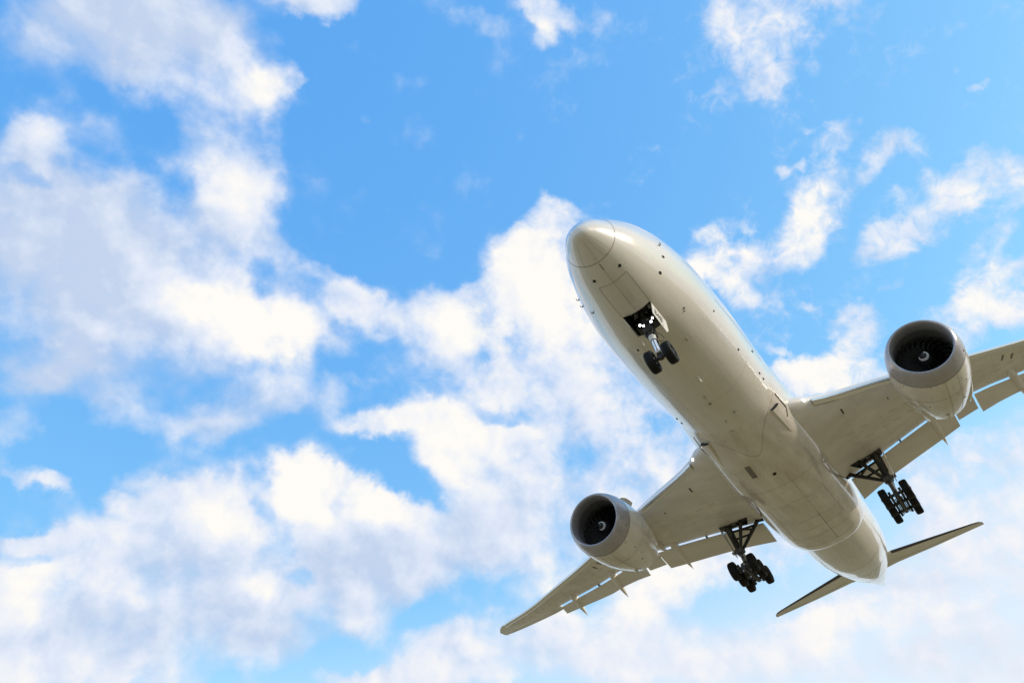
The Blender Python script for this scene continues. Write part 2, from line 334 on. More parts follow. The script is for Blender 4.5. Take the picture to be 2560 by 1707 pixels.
class MB:
    def __init__(s): s.v = []; s.f = []; s.m = []
    def add(s, pts, faces, m=0):
        o = len(s.v); s.v += [tuple(p) for p in pts]
        for f in faces: s.f.append(tuple(o + i for i in f)); s.m.append(m)
    def grid(s, P, cu=False, cv=False, m=0, cap0=False, cap1=False, mfun=None):
        P = np.asarray(P, float); n, k = P.shape[:2]
        o = len(s.v); s.v += [tuple(p) for p in P.reshape(-1, 3)]
        for i in range(n if cu else n - 1):
            for j in range(k if cv else k - 1):
                a, b = (i + 1) % n, (j + 1) % k
                s.f.append((o + i * k + j, o + a * k + j, o + a * k + b, o + i * k + b))
                s.m.append(mfun(i, j) if mfun else m)
        if cap0: s.f.append(tuple(o + j for j in range(k))); s.m.append(m)
        if cap1: s.f.append(tuple(o + (n - 1) * k + j for j in reversed(range(k)))); s.m.append(m)
    def tube(s, pts, r, seg=14, m=0, cap=True):
        pts = [np.array(p, float) for p in pts]
        if np.isscalar(r): r = [r] * len(pts)
        rings = []
        up = None
        for i, p in enumerate(pts):
            d = pts[min(i + 1, len(pts) - 1)] - pts[max(i - 1, 0)]; d /= np.linalg.norm(d)
            if up is None:
                up = V3(0, 0, 1) if abs(d[2]) < .9 else V3(1, 0, 0)
            a = np.cross(d, up); a /= np.linalg.norm(a); b = np.cross(a, d); up = b
            t = np.linspace(0, 2 * np.pi, seg, endpoint=False)
            rings.append(p + r[i] * (np.outer(np.cos(t), a) + np.outer(np.sin(t), b)))
        s.grid(rings, cv=True, m=m, cap0=cap, cap1=cap)
    def lathe(s, prof, org, ax, seg=48, m=0, cap0=False, cap1=False, mfun=None, closed=False):
        ax = np.array(ax, float); ax /= np.linalg.norm(ax)
        u = V3(0, 0, 1) if abs(ax[2]) < .9 else V3(1, 0, 0)
        a = np.cross(ax, u); a /= np.linalg.norm(a); b = np.cross(a, ax)
        t = np.linspace(0, 2 * np.pi, seg, endpoint=False)
        R_ = np.outer(np.cos(t), a) + np.outer(np.sin(t), b)
        s.grid([np.array(org) + ax * x + R_ * r for x, r in prof], cu=closed, cv=True, m=m, cap0=cap0, cap1=cap1, mfun=mfun)
    def box(s, c, size, ang=(0, 0, 0), m=0, ch=0.12):
        """box with chamfered long edges"""
        c = np.array(c, float); h = np.array(size, float) / 2
        Rm = np.array(Matrix.Rotation(ang[2], 3, 'Z') @ Matrix.Rotation(ang[1], 3, 'Y') @ Matrix.Rotation(ang[0], 3, 'X'))
        k = ch * min(h[1], h[2])
        pr = [(-h[1] + k, -h[2]), (h[1] - k, -h[2]), (h[1], -h[2] + k), (h[1], h[2] - k), (h[1] - k, h[2]), (-h[1] + k, h[2]), (-h[1], h[2] - k), (-h[1], -h[2] + k)]
        s.grid([[c + Rm @ V3(x, y, z) for y, z in pr] for x in (-h[0], h[0])], cv=True, m=m, cap0=True, cap1=True)
    def slab(s, quad, th, m=0, m2=None):
        """thick plate from a polygon of corner points; th = offset vector"""
        q = [np.array(p, float) for p in quad]; th = np.array(th, float); n = len(q)
        pts = q + [p + th for p in q]
        s.add(pts, [tuple(range(n))], m)
        o = len(s.v) - 2 * n
        s.f.append(tuple(o + n + i for i in reversed(range(n)))); s.m.append(m if m2 is None else m2)
        for i in range(n):
            j = (i + 1) % n
            s.f.append((o + i, o + j, o + n + j, o + n + i)); s.m.append(m)
    def mirror(s):
        o = MB(); o.v = [(x, -y, z) for x, y, z in s.v]; o.f = [tuple(reversed(f)) for f in s.f]; o.m = list(s.m)
        return o

ROOT = None
def build(mb, name, mats, parent=None, label=None, sharp=35, recalc=True, smooth=True):
    me = bpy.data.meshes.new(name)
    me.from_pydata([tuple(np.array(p) - ORG) for p in mb.v], [], mb.f)
    for m in (mats if isinstance(mats, (list, tuple)) else [mats]): me.materials.append(m)
    me.polygons.foreach_set('material_index', mb.m)
    if recalc:
        bm = bmesh.new(); bm.from_mesh(me)
        bmesh.ops.recalc_face_normals(bm, faces=bm.faces)
        bm.to_mesh(me); bm.free()
    if smooth:
        me.polygons.foreach_set('use_smooth', [True] * len(me.polygons))
        me.set_sharp_from_angle(angle=RAD(sharp))
    me.update()
    o = bpy.data.objects.new(name, me)
    sc.collection.objects.link(o)
    o.parent = parent if parent is not None else ROOT
    if label: o['label'] = label
    return o

def join_lines(o, mb, mats):
    """lay thin line work into the mesh of the part it lies on"""
    me = o.data; base = len(me.materials)
    for m_ in mats: me.materials.append(m_)
    bm = bmesh.new(); bm.from_mesh(me)
    vs = [bm.verts.new(tuple(np.array(p) - ORG)) for p in mb.v]
    for f, mi in zip(mb.f, mb.m):
        nf = bm.faces.new([vs[i] for i in f]); nf.material_index = base + mi; nf.smooth = True
    bm.to_mesh(me); bm.free()

def cut(o, cutter_mb, m):
    """take the cutter's volume out of o, leaving recess walls of material m"""
    me = bpy.data.meshes.new('cutter')
    me.from_pydata([tuple(np.array(p) - ORG) for p in cutter_mb.v], [], cutter_mb.f)
    bm = bmesh.new(); bm.from_mesh(me); bmesh.ops.recalc_face_normals(bm, faces=bm.faces); bm.to_mesh(me); bm.free()
    me.materials.append(m)
    c = bpy.data.objects.new('cutter', me); sc.collection.objects.link(c)
    par = o.parent; o.parent = None
    mod = o.modifiers.new('cut', 'BOOLEAN'); mod.operation = 'DIFFERENCE'; mod.object = c; mod.solver = 'EXACT'; mod.material_mode = 'TRANSFER'
    bpy.context.view_layer.update()
    dg = bpy.context.evaluated_depsgraph_get()
    new = bpy.data.meshes.new_from_object(o.evaluated_get(dg))
    o.modifiers.remove(mod); old = o.data; o.data = new; bpy.data.meshes.remove(old)
    bpy.data.objects.remove(c); bpy.data.meshes.remove(me)
    o.data.polygons.foreach_set('use_smooth', [True] * len(o.data.polygons))
    o.data.set_sharp_from_angle(angle=RAD(32))
    o.data.name = o.name
    o.parent = par

def pchip(xs, ys):
    xs = np.array(xs, float); ys = np.array(ys, float); h = np.diff(xs); d = np.diff(ys) / h
    m = np.zeros_like(xs); m[0] = d[0]; m[-1] = d[-1]
    for i in range(1, len(xs) - 1):
        if d[i - 1] * d[i] > 0:
            w1_ = 2 * h[i] + h[i - 1]; w2_ = h[i] + 2 * h[i - 1]; m[i] = (w1_ + w2_) / (w1_ / d[i - 1] + w2_ / d[i])
    def f(x):
        x = np.clip(np.asarray(x, float), xs[0], xs[-1]); i = np.clip(np.searchsorted(xs, x) - 1, 0, len(h) - 1)
        t = (x - xs[i]) / h[i]; t2 = t * t; t3 = t2 * t
        return (2*t3 - 3*t2 + 1) * ys[i] + (t3 - 2*t2 + t) * h[i] * m[i] + (-2*t3 + 3*t2) * ys[i + 1] + (t3 - t2) * h[i] * m[i + 1]
    return f

# ================================================================ ground
gm = bpy.data.materials.new('dry_grass_field'); gm.use_nodes = True
t_ = gm.node_tree; b_ = t_.nodes['Principled BSDF']; b_.inputs['Roughness'].default_value = .95; b_.inputs['Specular IOR Level'].default_value = .1
tcg = t_.nodes.new('ShaderNodeTexCoord')
ng = t_.nodes.new('ShaderNodeTexNoise'); ng.inputs['Scale'].default_value = .02; ng.inputs['Detail'].default_value = 12; ng.inputs['Roughness'].default_value = .65
t_.links.new(tcg.outputs['Object'], ng.inputs['Vector'])
cg = t_.nodes.new('ShaderNodeValToRGB')
cg.color_ramp.elements[0].position = .32; cg.color_ramp.elements[0].color = (.205, .165, .087, 1)
cg.color_ramp.elements[1].position = .68; cg.color_ramp.elements[1].color = (.36, .277, .145, 1)
t_.links.new(ng.outputs[0], cg.inputs[0]); t_.links.new(cg.outputs[0], b_.inputs['Base Color'])
gme = bpy.data.meshes.new('ground')
GS = 25000
gv = []; gf = []
rr_ = [0, 40, 120, 400, 1500, 6000, GS]
gv.append((0, 0, 0))
for r in rr_[1:]:
    for k in range(48):
        a = 2 * math.pi * k / 48
        gv.append((r * math.cos(a), r * math.sin(a), 0 if r < 100 else random.uniform(-.25, .25) * min(1, r / 800)))
for k in range(48): gf.append((0, 1 + k, 1 + (k + 1) % 48))
for j in range(len(rr_) - 2):
    for k in range(48):
        a = 1 + j * 48; b = a + 48
        gf.append((a + k, b + k, b + (k + 1) % 48, a + (k + 1) % 48))
gme.from_pydata(gv, [], gf); gme.materials.append(gm)
go = bpy.data.objects.new('ground', gme); sc.collection.objects.link(go); go['kind'] = 'structure'

# ================================================================ airliner
ROOT = bpy.data.objects.new('airliner', None)
sc.collection.objects.link(ROOT)
ROOT.empty_display_size = 5
ROOT.location = LOC
ROOT.rotation_euler = (0, PITCH, 0)
ROOT['label'] = 'white twin-engine passenger jet with landing gear and flaps down, flying low overhead against the clouds'
ROOT['category'] = 'airplane'

# ---------------------------------------------------------------- fuselage
ST = np.array([(.3,-1.6,-1.6,0),(.35,-1.38,-1.80,.22),(.5,-1.14,-1.93,.43),(.75,-.78,-2.02,.63),(1.2,-.27,-2.18,.92),(1.9,.30,-2.39,1.25),(3,1.20,-2.7,1.72),
 (4.5,2.22,-2.93,2.17),(6,2.76,-3.03,2.53),(8,3.0,-3.075,2.84),(10.5,3.08,-3.095,3.0),(13.5,3.1,-3.1,3.1),(43,3.1,-3.1,3.1),(46,3.1,-2.95,3.06),
 (50,3.08,-2.4,2.8),(54,2.95,-1.7,2.25),(58,2.65,-.85,1.4),(61,2.2,-.15,.68),(62.6,1.85,.25,.22),(62.94,1.7,.45,.1)])
X0 = .3
sq = np.sqrt(ST[:, 0] - X0)
F_t, F_b, F_w = pchip(sq, ST[:, 1]), pchip(sq, ST[:, 2]), pchip(sq, ST[:, 3])
def fus(x, a, off=0.0):
    """point on the fuselage skin: x aft of the nose, a = angle from straight down towards the right side"""
    q = math.sqrt(max(x - X0, 0)); c = (F_t(q) + F_b(q)) / 2; b = (F_t(q) - F_b(q)) / 2; w = F_w(q)
    p = V3(x, w * math.sin(a), c - b * math.cos(a))
    if off:
        n = V3(0, math.sin(a) * b, -math.cos(a) * w); n /= np.linalg.norm(n); p = p + n * off
    return p
NA = 112
AN = np.linspace(0, 2 * np.pi, NA, endpoint=False)
XR = 1.855
m = MB()
xs = [X0 + (XR - X0) * (k / 22) ** 2 for k in range(1, 23)]
rings = [[fus(x, a) for a in AN] for x in xs]
m.grid(rings, cv=True, cap1=True)
tip = len(m.v); m.v.append((X0, 0, -1.6))
for j in range(NA): m.f.append((tip, j, (j + 1) % NA)); m.m.append(0)
m.grid([[fus(x, a, .004) for a in AN] for x in (XR - .014, XR + .014)], cv=True, m=1)

mf = MB()
xs = list(XR + (14 - XR) * np.linspace(0, 1, 62) ** 1.15) + list(np.linspace(14, 43, 40)[1:]) + list(np.linspace(43, 62.94, 56)[1:])
mf.grid([[fus(x, a) for a in AN] for x in xs], cv=True, cap0=True, cap1=True)
FUS = build(mf, 'fuselage', [PAINT, SEAM, SEAMF, BAY])
bay = MB(); bay.box((6.06, 0, -2.6), (1.66, 1.45, 1.9), m=0, ch=0)
cut(FUS, bay, BAY)
RADO = build(m, 'radome', [PAINT, SEAM], FUS)

def skin_strip(mb, pts, w, m=0, off=.006, fn=fus):
    """thin band laid on the skin along (x, angle) points"""
    P = []
    L = []
    for i in range(len(pts) - 1):
        n = max(2, int(abs(pts[i + 1][0] - pts[i][0]) * 5 + abs(pts[i + 1][1] - pts[i][1]) * 14))
        for k in range(n): L.append(np.array(pts[i]) + (np.array(pts[i + 1]) - np.array(pts[i])) * k / n)
    L.append(np.array(pts[-1], float))
    C_ = [fn(x, a, off) for x, a in L]
    for i, (x, a) in enumerate(L):
        d = C_[min(i + 1, len(L) - 1)] - C_[max(i - 1, 0)]
        n = fn(x, a, off + .1) - fn(x, a, off)
        sdir = np.cross(d, n); sdir /= np.linalg.norm(sdir)
        P.append([C_[i] - sdir * w / 2, C_[i] + sdir * w / 2])
    mb.grid(P, m=m)

def ya(x, y):   # angle on the fuselage for a sideways offset y low on the belly
    return math.asin(max(-1, min(1, y / float(F_w(math.sqrt(x - X0))))))
# panel lines on the skin (gear door outlines, access panels, nose ridge)
m = MB()
skin_strip(m, [(3.08, ya(3.08, -.70)), (3.08, ya(3.08, .70))], .03, 1)
skin_strip(m, [(3.08, ya(3.08, -.71)), (5.2, ya(5.2, -.72))], .03, 1)
skin_strip(m, [(3.08, ya(3.08, .71)), (5.2, ya(5.2, .72))], .03, 1)
skin_strip(m, [(2.94, 0), (5.2, 0)], .020, 1)
skin_strip(m, [(1.95, .01), (2.3, .008)], .045, 0)
skin_strip(m, [(2.3, .008), (2.94, .004)], .018, 1)
for a0, a1 in ((-.62, -.62), (.0, .0), (.55, .55), (-.3, -.3)):
    skin_strip(m, [(.75, a0), (1.8, a1)], .010, 1)
P_ = [(7.7, .575), (7.61, .498), (7.66, .40), (7.74, .354), (8.1, .345), (8.27, .371), (8.33, .48), (8.27, .60), (8.0, .625), (7.78, .61), (7.7, .575)]
skin_strip(m, P_, .020, 1)
P_ = [(18.7, -.95), (18.76, -.75), (18.85, -.62), (19.1, -.46), (19.7, -.30), (20.47, -.17), (21.1, -.07), (21.33, 0), (21.33, .05), (21.1, .13), (20.6, .2), (20.18, .26), (19.5, .38), (19.0, .5), (18.75, .67), (18.69, .85)]
for x0, x1, a in ((6.95, 8.6, -1.53), (10.2, 17.0, -1.36), (9.5, 16, 1.32)):
    skin_strip(m, [(x0, a), (x1, a)], .03, 1)
skin_strip(m, [(14.6, -1.3), (14.6, 1.3)], .008, 1)
for a in (-.5, .5):
    skin_strip(m, [(9.4, a), (18.4, a)], .007, 1)
for x in (46.5, 50.5, 54.5):
    skin_strip(m, [(x, -1.4), (x, 1.4)], .03, 1)
join_lines(FUS, m, [SEAM, SEAMF])

def fus_frame(x, a):
    p = fus(x, a); n = fus(x, a, .1) - p; n /= np.linalg.norm(n)
    t = fus(x + .05, a) - fus(x - .05, a); t /= np.linalg.norm(t)
    n = n - t * (n @ t); n /= np.linalg.norm(n)
    return p, t, np.cross(n, t), n
def disc(x, a, r, name, mat_, h=.03, squash=1.0):
    p, t, b, n = fus_frame(x, a)
    mb = MB(); th = np.linspace(0, 2 * np.pi, 20, endpoint=False)
    rg = lambda k, hh: [p + n * hh + k * r * (math.cos(q) * t * squash + math.sin(q) * b) for q in th]
    mb.grid([rg(1, -.05), rg(1, h * .6), rg(.85, h)], cv=True, cap0=True, cap1=True)
    return build(mb, name, mat_, FUS)
def blade(x, a, L_, H_, name, mat_, w=.05, rake=.5):
    """swept blade antenna or drain mast standing out of the skin"""
    p, t, b, n = fus_frame(x, a)
    sec = [(0, 0), (.25, .5), (.6, .42), (1, 0), (.6, -.42), (.25, -.5)]
    mb = MB()
    mb.grid([[p + n * (H_ * hh - .04) + t * (L_ * (u * k + rake * hh)) + b * (w * v * k) for u, v in sec] for hh, k in ((0, 1), (.6, .85), (1, .55))], cv=True, cap0=True, cap1=True)
    return build(mb, name, mat_, FUS)
disc(2.65, -.413, .075, 'sensor_port', HOLE)
disc(2.65, .439, .075, 'sensor_port', HOLE)
disc(4.93, -.882, .07, 'drain_port', HOLE, squash=1.5)
disc(5.05, -1.248, .06, 'drain_port', HOLE, squash=1.6)
disc(9.97, -1.078, .05, 'drain_port', HOLE)
disc(7.40, -.655, .05, 'drain_port', HOLE); disc(7.52, -.62, .035, 'drain_port', HOLE)
for x, a in ((13.36, -.942), (15.38, -1.257), (16.58, -1.018), (17.24, -1.01), (16.62, 1.027), (17.16, 1.001)):
    disc(x, a, .042, 'air_vent', HOLE, squash=2.6)
disc(7.98, .464, .05, 'panel_latch', HOLE, squash=1.8)
disc(14.64, .089, .07, 'drain_port', SEAM, squash=1.3)
blade(16.33, -.149, .42, .28, 'blade_antenna', SEAM)
blade(13.6, .081, .34, .16, 'blade_antenna', SEAMF)
blade(11.7, -.064, .62, .30, 'blade_antenna', BELLY, w=.12)
blade(16.75, .081, .3, .14, 'blade_antenna', SEAMF)
for x, a in ((4.97, -1.513), (5.2, 1.50), (5.26, 1.33), (4.97, .942)):   # pitot probes: short mast, tube pointing forward
    p, t, b, n = fus_frame(x, a)
    mb = MB()
    mb.tube([p - n * .03 + t * .06, p + n * .08, p + n * .11 - t * .05, p + n * .11 - t * .20], [.022, .02, .016, .01], 10)
    mb.tube([p - n * .02 - b * .10, p + n * .015, p - n * .02 + b * .10], [.01, .018, .01], 8)
    build(mb, 'pitot_probe', GEARD, FUS)
# rectangular access plate and light cover on the belly
m = MB()
def plate(mb, x0, x1, a0, a1, m_, off=.012, fn=fus):
    g = [[fn(x, a, off) for a in np.linspace(a0, a1, 8)] for x in np.linspace(x0, x1, 6)]
    mb.grid(g, m=m_)
    lo = [[fn(x, a, -.02) for a in np.linspace(a0, a1, 8)] for x in np.linspace(x0, x1, 6)]
    g = np.array(g); lo = np.array(lo)
    for A_, B_ in ((g[0], lo[0]), (g[-1], lo[-1]), (g[:, 0], lo[:, 0]), (g[:, -1], lo[:, -1])): mb.grid([A_, B_], m=m_)
plate(m, 8.75, 9.15, -.43, -.26, 0)
plate(m, 8.82, 9.08, -.335, -.30, 1, .018)
build(m, 'access_plate', [BELLY, SEAMF], FUS, recalc=False)
# tail end: exhaust of the auxiliary power unit
m = MB(); m.box((62.90, 0, .66), (.20, .22, .34), m=0, ch=.4)
build(m, 'tail_exhaust', HOLE, FUS)

# ---------------------------------------------------------------- belly fairing
sst = lambda e0, e1, x: (lambda t: t * t * (3 - 2 * t))(min(1, max(0, (x - e0) / (e1 - e0))))
FT = pchip([17.0, 18.0, 19.0, 20.5, 22.0, 24.0, 27, 34.5, 36.2, 37.2, 37.9, 38.4, 38.75, 38.95], [0, .04, .18, .42, .62, .82, 1, 1, .96, .88, .76, .56, .22, -.1])
def fair(x, a, off=0.0):
    def r_(a):
        s_, c_ = abs(math.sin(a)), abs(math.cos(a))
        n = 2.9
        wside = 3.52 - .20 * sst(24, 30, x) + .08 * sst(30, 35, x)
        rf = (max(s_, 1e-6) / wside) ** n + (c_ / 3.86) ** n
        rf = rf ** (-1 / n)
        side = 1 - sst(1.35, 1.9, abs(a))
        return 3.06 + (rf - 3.06) * float(FT(x)) * side
    aa = (a + math.pi) % (2 * math.pi) - math.pi
    r = r_(aa)
    p = V3(x, r * math.sin(aa), -r * math.cos(aa))
    if off:
        e = 1e-3
        p1 = V3(x, r_(aa + e) * math.sin(aa + e), -r_(aa + e) * math.cos(aa + e))
        tt = p1 - p; n_ = V3(0, -tt[2], tt[1]) ; n_ /= np.linalg.norm(n_)
        if n_ @ V3(0, math.sin(aa), -math.cos(aa)) < 0: n_ = -n_
        p = p + n_ * off
    return p
m = MB()
xs = list(np.linspace(17.0, 35, 64)) + list(np.linspace(35, 38.95, 40)[1:])
m.grid([[fair(x, a) for a in AN] for x in xs], cv=True, cap0=True, cap1=True)
FAIR = build(m, 'belly_fairing', [BELLY, BAY])
def fa(y): return math.atan2(y, 3.6)
m = MB()
skin_strip(m, [(24.2, fa(-.55)), (31, fa(-.5))], .022, 1, fn=fair)
skin_strip(m, [(31, fa(-.5)), (36.6, fa(-.42))], .035, 0, fn=fair)
skin_strip(m, [(36.1, fa(2.4)), (36.6, fa(.8)), (36.6, fa(-.9)), (36.2, fa(-2.2))], .025, 1, fn=fair)
skin_strip(m, [(33.2, fa(1.2)), (33.3, fa(-1.9))], .025, 1, fn=fair)
skin_strip(m, [(31.6, fa(.9)), (31.7, fa(-1.2))], .022, 1, fn=fair)
skin_strip(m, [(34.6, fa(2.4)), (34.7, fa(-2.2))], .025, 1, fn=fair)
skin_strip(m, [(28.2, fa(-1.9)), (33.3, fa(-1.95))], .025, 1, fn=fair)
skin_strip(m, [(28.2, fa(2.0)), (34.6, fa(2.1))], .025, 1, fn=fair)
skin_strip(m, [(28.2, fa(2.0)), (28.2, fa(-1.9))], .02, 1, fn=fair)
skin_strip(m, [(25.4, fa(2.4)), (25.6, fa(-2.4))], .02, 1, fn=fair)
skin_strip(m, [(22.6, fa(2.3)), (22.4, fa(1.5))], .02, 1, fn=fair)
def outer_skin(x, a, off=0.0):
    p, q = fus(x, a), fair(x, a)
    return fus(x, a, off) if p @ (p - V3(x, 0, 0)) > q @ (q - V3(x, 0, 0)) else fair(x, a, off)
skin_strip(m, P_, .022, 1, off=.012, fn=outer_skin)
join_lines(FAIR, m, [SEAM, SEAMF])
for y in (.87, -.87):
    m = MB(); plate(m, 28.45, 29.25, fa(y - .30), fa(y + .30), 0, .03, fair)
    build(m, 'access_plate', [PATCH], FAIR, recalc=False)
m = MB(); plate(m, 31.9, 33.1, fa(-1.75), fa(-.75), 0, .02, fair); build(m, 'access_plate', [PATCH], FAIR, recalc=False)
m = MB(); plate(m, 34.9, 35.8, fa(.1), fa(1.1), 0, .02, fair); build(m, 'access_plate', [PATCH], FAIR, recalc=False)
m = MB(); plate(m, 21.95, 23.4, fa(.92), fa(1.27), 0, .012, fair)
build(m, 'dark_louvre', [SEAM], FAIR, recalc=False, label='dark rectangular louvre in the belly')
m = MB(); p = fair(23.84, 0); m.lathe([(0, .001), (.05, .09), (.10, .12), (.2, .13)], p + V3(0, 0, -.12), (0, 0, 1), 20, cap1=True)
build(m, 'beacon', HOLE, FAIR)
# ram air scoops either side of the front of the fairing
for s_ in (-1, 1):
    m = MB()
    x0, x1 = 18.95, 22.0
    prof = []
    for x in np.linspace(x0, x1, 14):
        t = (x - x0) / (x1 - x0)
        wd_ = .34 * (1 - t) ** .6 + .02; hh = .20 * (1 - t) ** .75 + .004
        ac = math.radians(43 - 4 * t)
        sec = []
        for q, k in ((-1, 0), (-.95, .75), (-.8, 1), (0, 1.05), (.8, 1), (.95, .75), (1, 0)):
            ab = ac + q * wd_ / 3.7
            sec.append(fair(x + .32 * (q + 1) / 2 * (1 - t), s_ * ab, hh * k - .03))
        prof.append(sec)
    m.grid(prof, m=0)
    front = prof[0]
    m.add(front, [tuple(range(len(front)))], 1)
    build(m, 'air_scoop', [BELLY, HOLE], FAIR, recalc=False, sharp=25)
    m = MB()
    pts = [(18.9, s_ * .98), (20.4, s_ * .93), (20.75, s_ * .80)]
    skin_strip(m, pts, .09, 0, .012, fair)
    build(m, 'air_outlet', HOLE, FAIR, recalc=False)

# ---------------------------------------------------------------- wings
dz = pchip([0, 3, 6, 9, 13.5, 18, 22.5, 26, 29.15, 31], [0, 0, -.02, -.15, -.45, -.65, -.6, -.35, 0, .2])
zref = lambda y: -1.58 + .172 * (y - 4.16) + float(dz(max(0, y)))
LEx = pchip([2.0, 3.42, 4.12, 8.81, 13.35, 16.91, 21.82, 25.52, 29.15, 29.9, 30.5, 30.9, 31.02], [20.0, 20.97, 21.85, 24.95, 28.0, 30.3, 33.6, 36.28, 38.83, 39.5, 40.25, 41.0, 41.5])
GAPx = pchip([2.0, 6.27, 9.15, 10.8, 13.0, 15.5, 17.47, 21.9, 22.3], [33.15, 32.84, 32.50, 32.3, 32.65, 33.6, 34.5, 36.5, 36.7])
TEx = pchip([22.3, 22.7, 26, 30.5, 31.05], [37.5, 37.72, 39.45, 41.8, 42.0])
THK = pchip([2, 10, 20, 31], [.135, .115, .10, .09])
naca = lambda q, t: 5 * t * (.2969 * math.sqrt(max(q, 0)) - .126 * q - .3516 * q * q + .2843 * q ** 3 - .1036 * q ** 4)
def wing_sec(y, xe, smax):
    le = float(LEx(y)); c = (xe - le) / smax; t = float(THK(y)); zr = zref(y)
    S_ = (1 - np.cos(np.linspace(0, np.pi * .5, 20)))  # dense near the nose
    S_ = (np.linspace(0, 1, 22)) ** 1.7
    lo = []; up = []
    for s_ in S_:
        q = s_ * smax
        inc = -.012 * c * q
        zl = zr + .06 - .72 * c * naca(q, t) + inc + c * .016 * math.exp(-((q - .82) / .10) ** 2)
        zu = zr + .06 + 1.15 * c * naca(q, t) + inc
        lo.append(V3(le + c * q, y, zl)); up.append(V3(le + c * q, y, zu))
    return up[::-1] + lo[1:]
def wing_mesh():
    m = MB()
    secs = [wing_sec(y, float(GAPx(y)), .80) for y in (2.0, 2.8, 3.42, 4.12, 5, 6, 7.5, 9, 10, 11, 12, 13, 14.2, 15.5, 17, 18.5, 20, 21.2, 22.28)]
    secs += [wing_sec(y, float(TEx(y)), .995) for y in (22.32, 23.5, 25, 26.5, 28, 29.15, 29.6, 30.0, 30.4, 30.7, 30.9, 31.0)]
    m.grid(secs, cv=True, cap0=True, cap1=True)
    return m
def on_wing(x, y, below=0.0):
    """lower skin of the wing at (x, y)"""
    smax, xe = (.80, float(GAPx(y))) if y < 22.3 else (.995, float(TEx(y)))
    le = float(LEx(y)); c = (xe - le) / smax; q = min(smax, max(0, (x - le) / c)); t = float(THK(y))
    z = zref(y) + .06 - .72 * c * naca(q, t) - .012 * c * q + c * .016 * math.exp(-((q - .82) / .10) ** 2)
    return V3(x, y, z - below)
def wing_z_end(y): return on_wing(float(GAPx(y)), y)[2]

def slat_mesh(y0, y1, n):
    m = MB(); secs = []
    for y in np.linspace(y0, y1, n):
        le = float(LEx(y)); zr = zref(y); k = .62 - .22 * (y - 4) / 26
        P = []
        for ph in np.linspace(-125, 118, 20):
            r = RAD(ph); P.append(V3(le - .10 * k + .62 * k * (1 - math.cos(r)) - .16 * k, y, zr - .10 * k + .31 * k * math.sin(r)))
        for ph in np.linspace(118, -125, 14):
            r = RAD(ph); P.append(V3(le + .02 * k + .50 * k * (1 - math.cos(r)) - .12 * k, y, zr - .10 * k + .24 * k * math.sin(r)))
        secs.append(P)
    m.grid(secs, cv=True, cap0=True, cap1=True)
    return m
def flap_mesh(st, t=.13, droop=0.0):
    """st: list of (y, x nose, z nose, x trailing edge, z trailing edge)"""
    m = MB(); secs = []
    Q = (np.linspace(0, 1, 16)) ** 1.6
    for y, xl, zl, xt, zt in st:
        c = math.hypot(xt - xl, zt - zl); d = V3(xt - xl, 0, zt - zl) / c; n = V3(-d[2], 0, d[0])
        up = [V3(xl, y, zl) + d * c * q + n * c * (naca(q, t) * 1.25 + .05 * math.sin(math.pi * q)) for q in Q]
        lo = [V3(xl, y, zl) + d * c * q - n * c * (naca(q, t) * .75 - .02 * math.sin(math.pi * q)) for q in Q]
        secs.append(up[::-1] + lo[1:])
    m.grid(secs, cv=True, cap0=True, cap1=True)
    return m
def lin(a, b, y): return a[1] + (b[1] - a[1]) * (y - a[0]) / (b[0] - a[0])
def flap_st(ys, TE, gap=.09, drop=.12):
    xt = pchip([p[0] for p in TE], [p[1] for p in TE]); zt = pchip([p[0] for p in TE], [p[2] for p in TE])
    return [(y, float(GAPx(y)) + gap, wing_z_end(y) - drop, float(xt(y)), float(zt(y))) for y in ys]
def canoe_mesh(y0, y1, x0, x1, ztip, wmax, dmax):
    """flap track fairing: slim nose under the wing, deepest at the hinge, pointed drooped tail"""
    m = MB(); secs = []
    xh = float(GAPx((y0 + y1) / 2)) + .1
    for t in np.linspace(0, 1, 26):
        x = x0 + (x1 - x0) * t; y = y0 + (y1 - y0) * t
        th = (xh - x0) / (x1 - x0)
        w = wmax * (math.sin(min(1, t / (th * 1.05)) * math.pi / 2) ** .8 if t < th else max(0, 1 - ((t - th) / (1 - th)) ** 1.8))
        d = dmax * (math.sin(min(1, t / (th * 1.2)) * math.pi / 2) if t < th * 1.2 else max(0, 1 - ((t - th * 1.2) / (1 - th * 1.2)) ** 1.5))
        zw = on_wing(min(x, xh), y)[2]
        if x > xh: zw = zw + (ztip - zw) * ((x - xh) / (x1 - xh)) ** 1.0
        w = max(w, .012); d = max(d, .012)
        P = []
        for q in np.linspace(0, 2 * math.pi, 18, endpoint=False):
            dn = math.cos(q)
            P.append(V3(x, y + w * math.sin(q), zw + (-d * dn if dn > 0 else -.16 * dn * (1 if x < xh else d / dmax))))
        secs.append(P)
    m.grid(secs, cv=True, cap0=True, cap1=True)
    return m

